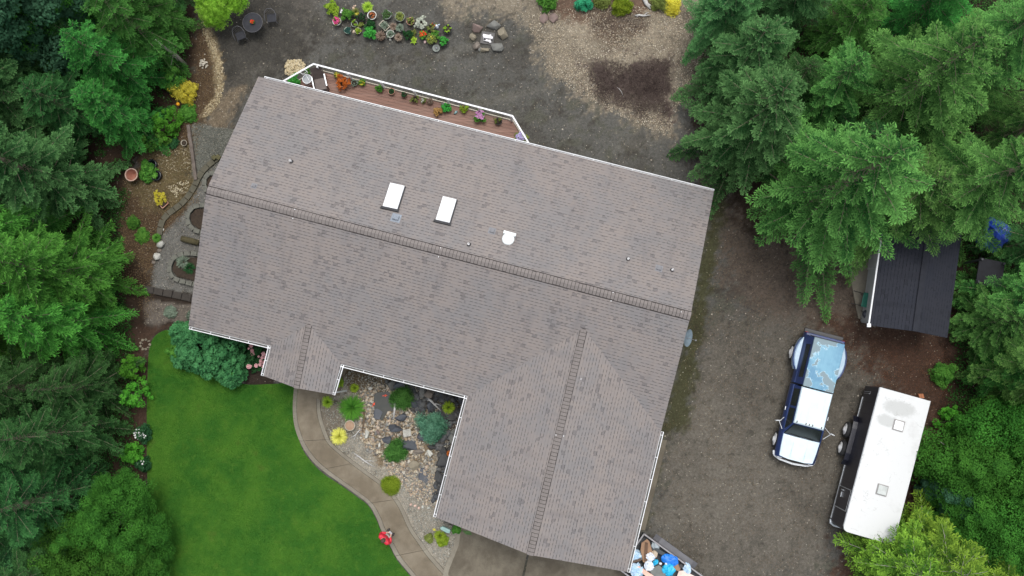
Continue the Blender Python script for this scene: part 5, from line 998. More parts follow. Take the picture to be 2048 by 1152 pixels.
# ---------------- side yard ----------------
tp = thing('terracotta_pot', 'large empty terracotta urn lying open among the left yard ferns', 'pot', at(266,351,.3), 0); tp.location.z = 0
MB().lathe([(0, 0), (.19, 0), (.25, .4), (.29, .42), (.3, .5), (.255, .5), (.24, .42), (.17, .04), (0, .03)], n=28).build('bowl', pm('urn_clay', (.36,.15,.1), (.46,.26,.19), 3, .8), tp, smooth=True)
q = MB(); q.tube([(.277*math.cos(2*PI*i/28), .277*math.sin(2*PI*i/28), .5) for i in range(29)], .028, 6, cap=False); q.build('rim', pm('urn_rim', (.55,.38,.3), None, 5, .8), tp, smooth=True)
for i, (px, lb) in enumerate((((303,329),'glossy black round planter, upper of the overlapping pair'), ((312,351),'glossy black round planter, lower of the overlapping pair'))):
    p = at(px[0], px[1], .2); t_ = thing('black_planter', lb, 'planter', (p.x, p.y, 0), 0, 'pair of black planters'); MB().lathe([(.18, 0), (.24, .03), (.25, .2), (.22, .24), (.18, .22), (.17, .1), (0, .1)], n=24).build('tub', pm('gloss_black', (.012,.014,.018), None, 4, .2), t_, smooth=True)
LASTP = []
def plant(name, px, R, h, kind, m, label, cat='plant', group=None, z=0, fl=None, nfl=20, fs=.04, extra=None, sx=1, rz=None):
    _seed[0] += 1; p = at(px[0], px[1], z+h*.5); t_ = thing(name, label, cat, (p.x, p.y, z), random.uniform(0, 6) if rz is None else rz, group)
    if kind in ('tuft', 'fern', 'iris'):
        V, F, T = tuft(_seed[0], R, h, {'tuft': 260, 'fern': 120, 'iris': 90}[kind], {'tuft': .012, 'fern': .035, 'iris': .022}[kind]); mb = None
    elif kind == 'fine': V, F, T, mb = broad(_seed[0], R, R, h, int(90*max(1, R*R*3)), 60, .07, .03, .16, .2, .5)
    elif kind == 'feather': V, F, T, mb = broad(_seed[0], R, R, h, 70, 90, .2, .016, .26, .25, .2)
    else: V, F, T, mb = broad(_seed[0], R, R, h, int(50*max(1, R*R*2.2)), 44, *(extra or (.085, .055, .17)), .2, .7)
    o = obj('foliage', npmesh('foliage', V, F, T, m), t_); 
    if sx != 1: t_.scale = (1, sx, 1)
    if mb: mb.build('stem', M_bark, t_)
    if fl: q = blossoms(_seed[0], R*.85, h*.15, nfl, fs, h*.85); f = q.build('flower', fl, t_); f['kind'] = 'stuff'
    LASTP.append(t_); return t_
M_bark = pm('bark', (.12,.095,.075), (.075,.058,.045), 6, .9, .02, 20); M_barkp = pm('pale_bark', (.3,.28,.25), (.2,.18,.16), 5, .9, .02, 20)
plant('leafy_plant', (297,343), .36, .45, 'leaf', L_green, 'broad-leaved green plant growing between the urn and the black planters', extra=(.13,.09,.16))
yp = potted((324,403), 0, .27, P_terra, 'fine', L_yel, 'yellow-green shrub spilling from a rectangular clay planter in the left yard', fR=.3, fh=.3, ph=.2, off=(-.15, .05), square=True, group=None); yp.rotation_euler.z = rad(-48)
wp_ = potted((368,286), 0, .14, P_beige, None, None, 'small cream-rimmed empty pot beside the long timber', 'pot', name='plant_pot', group=None)
lg = thing('timber', 'long weathered timber edging the grey gravel beside the house', 'timber', at(383,303,.1)); a, b = at(377,250,.1), at(392,360,.1); q = MB(); 
for i in range(6): q.beam(a.lerp(b, i/6)+Vector((random.uniform(-.015,.015), 0, 0)), a.lerp(b, (i+1.0)/6), .15+random.uniform(-.015,.015), .16)
q.build('beam', pm('weathered_wood', (.17,.14,.12), (.1,.08,.065), 7, .9, .02, 25), lg, world=True, bevel=.012)
rl_ = thing('log', 'short mossy brown log on the gravel between two brick planting rings', 'log', at(378,481,.12)); a, b = at(363,477,.14), at(398,486,.14); MB().tube([a, a.lerp(b, .5), b], [.13, .145, .13], 14).build('trunk', pm('mossy_log', (.09,.075,.035), (.05,.045,.02), 6, .9, .03), rl_, world=True, smooth=True)
M_blk = pm('concrete_block', (.15,.15,.125), (.1,.1,.085), 5, .9, .01)
def block_arc(name, pts, label, cat='planter ring', w_=.2, L=.3, h=.22, soil=None, group=None, m=None):
    P = [at(u, v, h) for u, v in pts]; t_ = thing(name, label, cat, (P[0].x, P[0].y, 0), 0, group); line = smooth_line([(p.x, p.y) for p in P], 10); tot = sum((b-a).length for a, b in zip(line, line[1:])); n = max(2, int(tot/L)); R = resample(line, n+1); q = MB()
    for a, b in zip(R, R[1:]):
        d = (b-a).normalized(); s_ = Vector((-d.y, d.x))*w_/2; e = d*.012; hh = h+random.uniform(-.012, .012)
        v = [a+e-s_, b-e-s_, b-e+s_, a+e+s_]; q.hexa([(p.x, p.y, -.05) for p in v], [(p.x, p.y, hh) for p in v])
    q.build('block_edging', m or M_blk, t_, world=True, bevel=.012)
    if soil: MB().prism([at(u, v, .1) for u, v in soil][::-1], -.02, .1).build('soil', M_soil, t_, world=True)
    return t_
block_arc('planting_ring', [(432,347),(418,346),(409,356),(408,372),(416,386),(440,390)], 'grey block ring nearest the ridge end of the house, mostly under the roof edge', soil=[(430,350),(416,352),(412,368),(420,382),(440,384)], group='block planting rings beside the house')
block_arc('planting_ring', [(425,412),(405,410),(385,414),(374,430),(377,448),(390,461),(425,470)], 'round block ring of dark soil in the middle of the gravel strip', soil=[(425,416),(392,418),(380,432),(384,448),(396,457),(425,464)], group='block planting rings beside the house')
block_arc('planting_ring', [(420,512),(385,507),(362,508),(346,516),(338,532),(340,548),(352,559),(385,568),(410,574)], 'largest block ring filled with strappy plants beside the gable wall', soil=[(415,516),(365,514),(350,522),(344,540),(354,553),(410,567)], group='block planting rings beside the house')
block_arc('retaining_curb', [(440,312),(420,327),(400,348),(385,378),(365,405),(335,428),(322,445),(318,470)], 'long curved block curb sweeping from the house around the left yard', 'curb', .27, .34, .1, m=pm('mossy_block', (.1,.092,.065), (.07,.066,.045), 5, .9, .01))
block_arc('block_step', [(288,578),(320,584),(360,592),(400,602)], 'low dark block step crossing the gravel strip', 'step', .3, .4, .12, m=pm('dark_block', (.05,.042,.035), (.035,.03,.026), 5, .9, .01))
block_arc('corner_blocks', [(440,317),(430,311),(424,318)], 'two mossy blocks tight against the roof edge at the end of the curb', 'blocks', .2, .26, .25, m=pm('mossy_block2', (.1,.09,.04), (.06,.06,.03), 5, .9, .01))
plant('strappy_plant', (366,524), .34, .4, 'iris', L_grey, 'grey-green strappy plant in the largest block ring, upper clump'); plant('strappy_plant', (378,536), .3, .35, 'iris', L_dark, 'dark strappy clump in the largest block ring, nearer the roof edge')
stone((321,488), (.2,.23,.26), M_st[5], 'tall whitish boulder edging the gravel strip, upper of two', name='boulder', group='pale boulders', cat='boulder'); stone((314,513), (.22,.2,.22), M_st[5], 'round whitish boulder edging the gravel strip, lower of two', name='boulder', group='pale boulders', cat='boulder')
stone((318,500), (.13,.1,.08), M_st[0], 'small brown stone wedged between the two pale boulders'); stone((307,525), (.09,.1,.08), M_st[0], 'small brown stone just below the round boulder'); stone((327,459), (.06,.06,.05), M_st[5], 'white pebble in the grass above the tall boulder'); stone((322,464), (.06,.04,.04), M_st[5], 'smaller white pebble left of its twin above the tall boulder'); 
stone((344,287), (.12,.08,.08), M_st[1], 'grey-green stone half sunk in the leaf litter left of the cream-rimmed pot')
for i, (px, m, lb, sc_) in enumerate((((406,127), pm('cream_stone', (.5,.46,.38), (.4,.36,.28), 6, .85), 'pile of cream stones beside the curved border strip', .22),)):
    p = at(px[0], px[1], .1); q = MB(); r_ = random.Random(4)
    for k in range(34): a = r_.uniform(0, 6.28); d_ = sc_*math.sqrt(r_.random()); q.rock((p.x+d_*math.cos(a), p.y+d_*math.sin(a), .05+.16*(1-d_/sc_)), (.05, .055, .045), k, 10)
    tag(q.build('stone_pile', m), lb, 'stones', kind='stuff')
def ring_of_stones(px, R, n, m, label, seed, fill=0):
    p = at(px[0], px[1], 0); q = MB(); r_ = random.Random(seed)
    for k in range(n): a = 2*PI*k/n; q.rock((p.x+R*math.cos(a), p.y+R*math.sin(a), .05), (.085*r_.uniform(.8, 1.2), .075, .06), k+seed, 12)
    return tag(q.build('stone_ring', m, None, bevel=.01), label, 'stone ring')
ring_of_stones((291,689), .22, 9, M_st[3], 'tiny ring of tan stones at the corner of the lawn', 9)
p = at(357,209,.25); ob = thing('garden_ball', 'orange-yellow ball on a stake at the foot of the yellow shrub', 'ball', (p.x, p.y, 0)); MB().ball((0, 0, .32), .085, 16, 10).build('globe', pm('orange_yellow', (.85,.38,.01), (.8,.3,.01), 4, .4), ob, smooth=True); MB().tube([(0, 0, 0), (0, 0, .26)], .012, 6).build('stake', M_black, ob)
# ---------------- things by the shed ----------------
wbp = at(1738,602,.5); wbr = thing('wheelbarrow', 'green wheelbarrow parked on the slab under the shed gutter', 'wheelbarrow', (wbp.x, wbp.y, 0), rad(-14)); MB().hexa([(-.2, -.25, .3), (.15, -.25, .3), (.15, .25, .3), (-.2, .25, .3)], [(-.33, -.33, .6), (.25, -.33, .6), (.25, .33, .6), (-.33, .33, .6)]).build('tray', pm('green_plastic', (.02,.16,.11), (.03,.2,.14), 4, .4), wbr, bevel=.03)
q = MB(); q.tube([(.2, -.25, .35), (-.75, -.28, .5)], .018, 6); q.tube([(.2, .25, .35), (-.75, .28, .5)], .018, 6); q.build('handle', M_black, wbr); wheel(wbr, .0, .38, .18, .09, side=1)
for s_ in (-1, 1): MB().tube([(-.2, s_*.24, .4), (-.3, s_*.24, 0)], .015, 6).build('leg', M_black, wbr)
kp = at(1730,629,.3); kt = thing('kettle_barbecue', 'small dark grey kettle barbecue at the corner of the shed slab', 'barbecue', (kp.x, kp.y, .06)); MB().ball((0, 0, .5), (.2, .2, .17), 18, 10).build('bowl', pm('barbecue_grey', (.05,.055,.07), None, 4, .35), kt, smooth=True); MB().tube([(-.05, 0, .66), (0, 0, .7), (.05, 0, .66)], .012, 6).build('lid_handle', M_black, kt)
for k in range(3): a = 2.1*k; MB().tube([(.1*math.cos(a), .1*math.sin(a), .4), (.2*math.cos(a), .2*math.sin(a), 0)], .012, 6).build('leg', M_black, kt)
o = crumple('tarp', (1984,470), 1.0, (.7,.62,.95), pm('deep_blue_tarp', (.012,.045,.3), (.02,.06,.38), 3, .4, .03, 8), 'deep blue tarp draped over a pile behind the shed', 'tarp', 12, None)
ob_ = thing('brick_stack', 'small stack of orange bricks behind the white-roofed trailer', 'bricks', at(1841,792,.1)); ob_.location.z = 0; M_brk = pm('orange_brick', (.42,.17,.08), (.34,.12,.055), 5, .85)
for k in range(6): MB().box(((k % 2)*.11-.05, 0, .035+.07*(k//2)), (.1, .2, .065), .05*k).build('brick', M_brk, ob_, bevel=.004)
# driftwood at the top edge
def driftwood(px0, px1, r, label, m=None, branch=True, z=.06):
    a, b = at(*px0, z), at(*px1, z); t_ = thing('driftwood', label, 'driftwood', (a.x, a.y, 0)); r_ = random.Random(int(px0[0])); mid = a.lerp(b, .5)+Vector((r_.uniform(-.06, .06), r_.uniform(-.06, .06), .03)); q = MB().tube([a, a.lerp(mid, .5)+Vector((0, .02, .02)), mid, b], [r*.6, r, r*.85, r*.3], 8)
    if branch: d = (b-a).normalized(); s_ = Vector((-d.y, d.x, 0)); L = (b-a).length; q.tube([mid, mid+d*L*.22+s_*L*.16, mid+d*L*.36+s_*L*.2+Vector((0, 0, .03))], [r*.6, r*.4, r*.15], 6); q.tube([a.lerp(mid, .4), a.lerp(mid, .4)-d*L*.12-s_*L*.12], [r*.5, r*.15], 6)
    q.build('branch', m or pm('bleached_wood', (.5,.49,.47), (.34,.33,.31), 9, .85, .01, 30), t_, world=True, smooth=True); return t_
driftwood((1286,-8), (1301,18), .11, 'grey driftwood stump standing up at the top edge of the picture'); driftwood((1270,31), (1302,30), .05, 'bleached branch lying on the tan gravel below the driftwood stump')
driftwood((1234,174), (1247,194), .015, 'thin pale stick on the dark bark patch', branch=False)
# ---------------- courtyard garden ----------------
def in_poly(P, x, y): return sdist(np.array([x]), np.array([y]), P)[0] < 0
def pebbles(name, poly, n, r0, r1, cols, label, seed, dens=None, z=0., hole=(), cat='pebbles'):
    r = np.random.default_rng(seed); P = pxpoly(poly); x0 = min(p.x for p in P); x1 = max(p.x for p in P); y0 = min(p.y for p in P); y1 = max(p.y for p in P)
    X = r.uniform(x0, x1, n*3); Y = r.uniform(y0, y1, n*3); k = sdist(X, Y, P)+.12*vnoise(X, Y, 2., seed) < 0
    for h_ in hole: k &= sdist(X, Y, pxpoly(h_)) > 0
    k &= r.uniform(0, 1, n*3) < np.clip(.75+.8*vnoise(X, Y, 1.2, seed+1), .1, 1); X = X[k][:n]; Y = Y[k][:n]; m = len(X)
    bm = bmesh.new(); bmesh.ops.create_icosphere(bm, subdivisions=1, radius=1); bv = np.array([v.co for v in bm.verts]); bf = np.array([[v.index for v in f.verts] for f in bm.faces]); bm.free()
    s_ = np.exp(r.uniform(math.log(r0), math.log(r1), m)); A = r.uniform(0, 2*PI, m); S3 = np.stack([s_*r.uniform(.8, 1.35, m), s_*r.uniform(.65, 1., m), s_*r.uniform(.4, .75, m)], 1)
    V = bv[None]*S3[:, None, :]*(1+.14*r.normal(0, 1, (m, len(bv), 1))); c, sn = np.cos(A)[:, None], np.sin(A)[:, None]
    V = np.stack([V[..., 0]*c-V[..., 1]*sn, V[..., 0]*sn+V[..., 1]*c, V[..., 2]], -1)+np.stack([X, Y, z+s_*.3], 1)[:, None, :]
    F = (bf[None]+(np.arange(m)*len(bv))[:, None, None]).reshape(-1, 3); T = np.repeat(r.uniform(0, 1, m), len(bv))
    t = NT(name+'_mat'); a = t.n('ShaderNodeAttribute', attribute_name='tint').outputs['Fac']; v = t.coord(); col = t.ramp(a, [(i/(len(cols)-1), c_) for i, c_ in enumerate(cols)], 'CONSTANT' if False else 'LINEAR')
    col = t.mix(.5, col, t.math('ADD', .55, t.math('MULTIPLY', t.noise(v, 30, 3), .9)), 'MULTIPLY'); t.base(col, .8, 0, .3)
    o = obj(name, npmesh(name, V.reshape(-1, 3), F, T, t.m, True)); return tag(o, label, cat, kind='stuff')
TAN = [(.1,.09,.08), (.26,.26,.24), (.2,.15,.1), (.42,.35,.25), (.3,.22,.14), (.5,.44,.33), (.24,.2,.16), (.44,.33,.24), (.52,.48,.4), (.1,.1,.1), (.26,.24,.2)]; GRY = [(.16,.16,.14), (.3,.3,.26), (.22,.2,.16), (.4,.39,.34), (.18,.19,.17), (.34,.32,.27), (.5,.48,.42)]
GARD = [(645,820),(700,740),(770,742),(860,775),(935,800),(905,905),(875,1030),(905,1052),(920,1070),(905,1105),(888,1130),(862,1105),(844,1082),(826,1055),(807,1014),(791,990),(771,968),(742,946),(714,925),(678,897),(662,880)]
POND = [(748,786),(776,783),(789,790),(790,806),(786,822),(774,826),(764,842),(750,838),(747,815)]
pebbles('river_cobbles', [(718,775),(745,765),(790,775),(800,800),(830,810),(838,840),(835,880),(870,920),(880,960),(840,950),(790,925),(740,905),(720,880),(716,830)], 1700, .03, .085, TAN, 'rounded tan river cobbles spread around the small pond', 3, hole=(POND,))
pebbles('pea_gravel', GARD, 9000, .012, .035, GRY, 'loose pale pea gravel filling the garden bed inside the curved path', 4, hole=(POND,))
pebbles('river_cobbles', [(760,900),(800,915),(878,960),(880,1010),(850,1015),(820,985),(780,950)], 1500, .022, .06, TAN, 'tan and pink cobbles in the lower half of the garden bed', 5)
pebbles('river_cobbles', [(574,122),(590,115),(604,118),(612,132),(600,146),(584,155),(568,150),(569,135)], 330, .035, .07, [(.4,.32,.18), (.5,.42,.27), (.34,.27,.15), (.56,.5,.36)], 'half-round drain patch of tan cobbles at the angled corner of the deck', 6)
pebbles('border_chips', [(402,30),(414,60),(432,85),(445,125),(449,165),(444,205),(420,228),(404,236),(412,214),(430,195),(434,160),(430,125),(418,98),(404,70)], 1300, .02, .05, [(.24,.18,.1), (.4,.33,.2), (.3,.24,.14), (.5,.43,.3)], 'curved border strip of tan stone chips between forest and yard', 7)
pebbles('loose_stones', [(335,372),(378,358),(376,385),(350,395)], 90, .03, .055, [(.4,.34,.22), (.5,.45,.32), (.3,.25,.16)], 'patch of tan stones in the mossy yard beside the curved curb', 8)
pebbles('loose_stones', [(310,300),(382,290),(385,345),(330,350)], 160, .015, .035, [(.4,.34,.22), (.5,.45,.32), (.2,.16,.1)], 'scattered small tan stones on the moss above the black planters', 9)
pebbles('tan_chips', [(1040,25),(1440,0),(1398,130),(1345,240),(1336,272),(1250,236),(1180,202),(1095,148),(1072,75)], 5200, .012, .034, [(.3,.24,.16), (.46,.4,.29), (.36,.28,.2), (.55,.5,.4), (.24,.19,.13)], 'scattered tan wood chips and stones across the clearing beside the firs', 10, hole=([(1165,118),(1350,112),(1350,235),(1285,215),(1230,190)],))
pebbles('grey_chips', [(388,246),(470,262),(432,330),(400,365),(386,350),(379,260)], 3400, .012, .026, [(.07,.075,.06), (.2,.2,.17), (.12,.12,.1), (.26,.26,.22)], 'fine grey-green gravel patch between the timber and the roof edge', 11)
pebbles('grey_chips', [(322,475),(350,440),(395,400),(410,480),(400,590),(300,560)], 3200, .012, .026, [(.08,.075,.065), (.2,.19,.17), (.12,.115,.1), (.26,.25,.22)], 'fine grey gravel of the strip holding the block rings', 12)
slab('pond_water', POND, .035, .05, pm('pond_water', (.032,.036,.03), (.045,.045,.036), 4, .12, fine=.1)); bpy.data.objects['pond_water']['kind'] = 'structure'
M_koi = pm('koi_red', (.75,.06,.02), (.7,.12,.05), 12, .35)
for px, a, lb in (((771,791),.1,'red koi near the driftwood end of the small pond'), ((748,808),1.,'red koi at the lower edge of the small pond')):
    p = at(px[0], px[1], .045); t_ = thing('koi_fish', lb, 'fish', p, a, 'red koi in the pond'); MB().ball((0, 0, 0), (.085, .032, .03), 12, 8).build('body', M_koi, t_, smooth=True); q = MB(); q.add([(-.07, 0, .012), (-.14, .04, .012), (-.12, 0, .012), (-.14, -.04, .012), (.02, .03, .0), (-.01, .07, 0), (-.03, .03, 0), (.02, -.03, 0), (-.01, -.07, 0), (-.03, -.03, 0)], [(0, 1, 2), (0, 2, 3), (4, 5, 6), (7, 8, 9)]); q.build('fin', M_koi, t_)
for px, r, mi, lb in [((755,829),(.2,.24,.07),4,'flat blue-grey slate slab at the lower end of the pond'), ((787,858),(.33,.2,.2),4,'dark angular slate rock above the carved stone'), ((820,890),(.32,.22,.2),4,'large grey slate block below the carved stone'), ((829,932),(.23,.2,.15),3,'flat olive-grey stone in the lower cobbles'), ((828,808),(.22,.16,.16),4,'slate rock between the fern and the driftwood sticks'), ((863,815),(.17,.2,.15),4,'blue-black slate rock near the driftwood sticks'), ((800,772),(.24,.2,.2),4,'slate rock directly beneath the back gutter'), ((783,770),(.2,.16,.18),1,'grey rock at the head of the pond'), ((844,783),(.13,.3,.14),1,'long upright grey-green stone leaning below the back gutter'), ((858,788),(.2,.16,.15),0,'brown-grey rock beside the long upright stone'), ((908,862),(.13,.16,.12),1,'grey boulder by the side gutter, upper of two'), ((904,878),(.13,.19,.13),1,'grey boulder by the side gutter, lower of two'), ((903,836),(.2,.14,.14),6,'dark rock just behind the blue-green shrub'), ((887,920),(.28,.26,.2),6,'big dark rock at the side gutter below the blue-green shrub'), ((880,958),(.2,.3,.18),6,'dark rock lowest along the side gutter'), ((836,903),(.2,.1,.1),0,'narrow brownish stone beside the grey slate block'), ((870,895),(.3,.13,.12),6,'low dark rock below the blue-green shrub'), ((860,905),(.15,.12,.12),5,'whitish stone in the shade below the blue-green shrub'), ((741,777),(.09,.08,.08),5,'white quartz rock at the pond inlet'), ((733,869),(.1,.16,.12),5,'whitish lumpy rock left of the pebbles by the driftwood'), ((759,889),(.09,.06,.06),5,'cream cobble under the fern clump in the middle of the bed'), ((757,864),(.1,.1,.08),2,'pink cobble left of the dark angular slate'), ((890,905),(.2,.2,.15),6,'black rock beside the gutter strap below the boulders'), ((848,948),(.22,.4,.04),4,'flat dark slate patch among the lower cobbles'), ((801,832),(.26,.2,.2),4,'blue-grey slate block between the pond end and the dark angular rock'), ((846,842),(.14,.2,.16),6,'dark rock tucked against the near side of the blue-green shrub'), ((846,872),(.22,.18,.16),4,'slate rock under the path side of the blue-green shrub'), ((775,880),(.2,.16,.13),4,'slate piece directly below the carved stone and above the fern clump'), ((821,840),(.09,.09,.08),3,'rounded tan cobble beneath the slate by the fern'), ((860,763),(.0001,.0001,.0001),6,'') ]:
    if lb: stone(px, (r[0]*1.4, r[1]*1.4, r[2]*1.25), M_st[mi], lb, group='rocks of the pond garden', name='garden_rock', np_=15, z=.0, cat='rock', bevel=.012)
for i, (u, v) in enumerate(((822,1009),(830,1012),(838,1016),(846,1014),(857,1016))):
    stone((u, v), (.08,.07,.07), pm('pinkish_cobble', (.6,.42,.34), (.5,.36,.3), 6, .8) if i < 3 else M_st[5], ['pink cobble, first in the row at the bottom of the cobbles','pink cobble, second in the row at the bottom of the cobbles','pink cobble, third in the row at the bottom of the cobbles','white-grey cobble, fourth in the row at the bottom of the cobbles','white-grey cobble nearest the gutter in the row at the bottom of the cobbles'][i], group='row of larger cobbles', name='cobble')
cs = thing('carved_stone', 'pale carved square garden stone with lines and a ring', 'stone', at(814,866,.1), rad(8)); cs.location.z = 0; MB().box((0, 0, .06), (.36, .32, .12)).build('stone_block', pm('cast_stone', (.42,.41,.37), (.33,.32,.28), 6, .85, .01), cs, bevel=.012)
q = MB(); [q.box((0, .1-.06*k, .122), (.3, .01, .006)) for k in range(2)]; q.tube([(.05*math.cos(a*.5), -.08+.05*math.sin(a*.5), .122) for a in range(14)], .006, 5, cap=False); q.build('carving', pm('carving_dark', (.14,.14,.12), None, 5, .9), cs)
driftwood((792,792), (787,838), .07, 'white weathered driftwood post standing at the end of the pond', branch=False, z=.15); driftwood((856,797), (882,822), .05, 'bleached forked driftwood stick against the slate by the gutter corner', z=.15)
driftwood((722,858), (700,877), .03, 'white forked driftwood by the terracotta dish'); driftwood((709,907), (749,934), .035, 'long white driftwood branch beside the curved path'); driftwood((728,818), (724,865), .06, 'brown weathered plank-like log beside the clump of strap leaves', m=pm('brown_log', (.16,.11,.07), (.1,.07,.045), 6, .9), branch=False)
p = at(700,851,.25); td = thing('clay_dish', 'terracotta birdbath dish beside the yellow shrub', 'birdbath', (p.x, p.y, 0)); MB().lathe([(0, 0), (.13, 0), (.09, .1), (.1, .2), (.22, .25), (.235, .3), (.21, .3), (.17, .27), (0, .265)], n=28).build('dish', pm('dish_clay', (.3,.19,.12), (.4,.28,.19), 4, .8), td, smooth=True)
q = MB(); q.tube([(.222*math.cos(2*PI*i/28), .222*math.sin(2*PI*i/28), .3) for i in range(29)], .02, 6, cap=False); q.build('rim', P_beige, td, smooth=True)
L_blue = leafmat('blue_green', (.045,.15,.085), (.22,.46,.3)); L_ever = leafmat('evergreen', (.03,.1,.02), (.14,.34,.07)); L_yb = leafmat('golden_conifer', (.42,.42,.05), (.82,.8,.2)); L_rhod = leafmat('rhododendron', (.022,.1,.034), (.1,.31,.11)); L_rhod2 = leafmat('rhododendron_light', (.04,.16,.02), (.13,.36,.06)); L_moss2 = leafmat('yellow_moss', (.12,.2,.015), (.32,.42,.04))
def inner(kind, R, h, n, w_):
    t_ = LASTP[-1]; V, F, T = tuft(n, R, h, 260, w_); obj('inner_foliage', npmesh('inner_foliage', V, F, T, t_.children[0].data.materials[0]), t_)
plant('strap_leaf_clump', (703,816), .68, .55, 'iris', leafmat('day_lily', (.03,.14,.015), (.13,.36,.045)), 'large clump of arching strap leaves beside the porch corner'); inner('tuft', .6, .5, 900, .014)
plant('golden_shrub', (678,873), .4, .45, 'tuft', L_yb, 'round golden-yellow shrub at the path edge', 'shrub'); inner('tuft', .36, .3, 901, .02)
plant('blue_green_shrub', (862,855), .56, .7, 'feather', L_blue, 'big feathery blue-green dwarf conifer in the garden bed', 'shrub')
for px, R, h, k, m, lb in (((805,796),.37,.4,'feather',L_ever,'dark evergreen fern-like shrub at the end of the pond'), ((792,903),.34,.35,'feather',L_ever,'bushy green shrub in the middle of the lower cobbles'), ((897,815),.3,.35,'tuft',L_moss2,'yellow-green wispy tuft under the gutter corner'), ((655,804),.28,.4,'tuft',L_lime,'lime shrub against the porch roof edge by the path'), ((709,776),.22,.3,'tuft',L_moss2,'small yellowish tuft behind the strap leaf clump'), ((676,765),.17,.35,'leaf',L_lime,'lime green plant beside the porch gutter'), ((782,970),.24,.16,'feather',L_moss2,'mossy green cushion on the path edge'), ((899,908),.16,.25,'tuft',L_orange,'small orange tuft half under the side gutter'), ((880,1072),.28,.35,'tuft',L_moss2,'yellow-green bush near the top of the driveway border'), ((886,1083),.2,.3,'leaf',L_moss2,'lower shoot of the bush by the driveway border'), ((858,1077),.14,.2,'leaf',L_olive,'thin olive plant between the path and the driveway bush'), ((913,1059),.14,.25,'leaf',L_green,'small green plant at the garage roof corner')):
    plant('garden_plant', px, R, h, k, m, lb, 'plant', extra=(.07,.04,.1))
t_ = thing('flower', 'single yellow flower on the bush by the driveway', 'flower', at(869,1059,.3)); t_.location.z = 0; blossoms(3, .05, .02, 6, .05, .33).build('petal', L_yel, t_); MB().tube([(0, 0, 0), (0, 0, .34)], .008, 5).build('stem', pm('green_stem', (.05,.12,.03), None, 5, .7), t_)
o = slab('glass_shade', [(880,1055),(886,1053),(901,1060),(899,1067),(893,1066),(881,1059)], .35, .3, pm('teal_frosted', (.25,.42,.38), (.35,.5,.46), 5, .3), 'pale teal frosted lampshade-like box behind the driveway bush', 'box', None, .02)
slab('moss_patch', [(924,1061),(940,1062),(944,1070),(932,1069)], .056, .01, pm('bright_moss', (.08,.16,.05), (.05,.1,.03), 9, .95), 'green algae patch on the concrete at the garage roof edge', 'moss')
for o in [o for o in bpy.data.objects if o.name.startswith('moss_patch')]: o['kind'] = 'stuff'
# pink hydrangeas and rhododendron by the lawn
p = at(514,716,.5); hy_ = thing('hydrangea', 'pink hydrangea bush in the dark bed between the entry gable and the rhododendron', 'hydrangea', (p.x, p.y, 0)); V, F, T, mb = broad(77, .55, .6, .7, 40, 30, .12, .08, .16, .25, .6); obj('foliage', npmesh('foliage', V, F, T, L_dark), hy_); mb.build('stem', M_bark, hy_)
for u, v, s_ in ((502,691,.09),(497,697,.05),(504,701,.08),(505,708,.09),(527,708,.095),(524,715,.07),(531,715,.07),(536,703,.07),(521,722,.09),(529,725,.09),(520,729,.08),(512,731,.09),(497,733,.1),(500,733,.08),(527,733,.08),(530,739,.06),(517,713,.05)):
    q = at(u, v, .72); r_ = random.Random(u*v); mb = MB().ball((q.x-p.x, q.y-p.y, .7), (s_*.92, s_*.92, s_*.7), 8, 5, tint=.01)
    for k in range(34):
        a = r_.uniform(0, 6.28); zz_ = r_.uniform(.0, 1); d_ = Vector((math.cos(a)*math.sqrt(1-zz_*zz_), math.sin(a)*math.sqrt(1-zz_*zz_), zz_*.75))*s_; mb.box(Vector((q.x-p.x, q.y-p.y, .7))+d_, (s_*.24, s_*.24, s_*.08), r_.uniform(0, 3), tint=r_.random())
    mb.build('flower_head', L_pinkh, hy_)
rh = thing('rhododendron', 'large dark green rhododendron overlapping the eave at the lawn corner', 'shrub', (at(412,706,1.).x, at(412,706,1.).y, 0))
Vs = []; Fs = []; Ts = []; n0 = 0; st_ = MB()
for i, (u, v, rx, ry, h_) in enumerate(((372,672,.7,.6,1.7),(400,690,.85,.75,2.1),(440,700,.8,.7,2.0),(415,725,.85,.7,1.8),(372,712,.62,.5,1.4),(455,735,.75,.65,1.7),(462,752,.42,.36,1.3))):
    q = at(u, v, h_*.6)-rh.location; V, F, T, mb = broad(200+i, rx, ry, h_, 95, 46, .14, .075, .2, .3, .8, .6); V[:, :2] += [q.x, q.y]; Vs.append(V); Fs.append(F+n0); Ts.append(T); n0 += len(V); st_.tube([(0, 0, 0), (q.x*.6, q.y*.6, .5), (q.x, q.y, h_*.6)], [.05, .035, .015], 6)
obj('foliage', npmesh('foliage', np.concatenate(Vs), np.concatenate(Fs), np.concatenate(Ts), L_rhod), rh); st_.build('stem', M_bark, rh)
plant('light_green_shrub', (459,742), .42, 1.5, 'leaf', L_rhod2, 'bright green bush growing at the lawn side of the big rhododendron', 'shrub', extra=(.11,.07,.15)); plant('light_green_shrub', (352,703), .34, 1.0, 'leaf', L_rhod2, 'lighter green shoot on the forest side of the big rhododendron', 'shrub', extra=(.1,.065,.14))
plant('foundation_shrub', (478,690), .28, .6, 'leaf', L_dark, 'small dark shrub in the shade between rhododendron and hydrangea', 'shrub')
plant('ground_shrub', (385,632), .14, .2, 'fine', L_grey, 'pale grey cushion plant at the roof corner above the rhododendron'); plant('ground_shrub', (340,624), .15, .15, 'sparse', L_grey, 'greyish low plant on the gravel above the rhododendron')
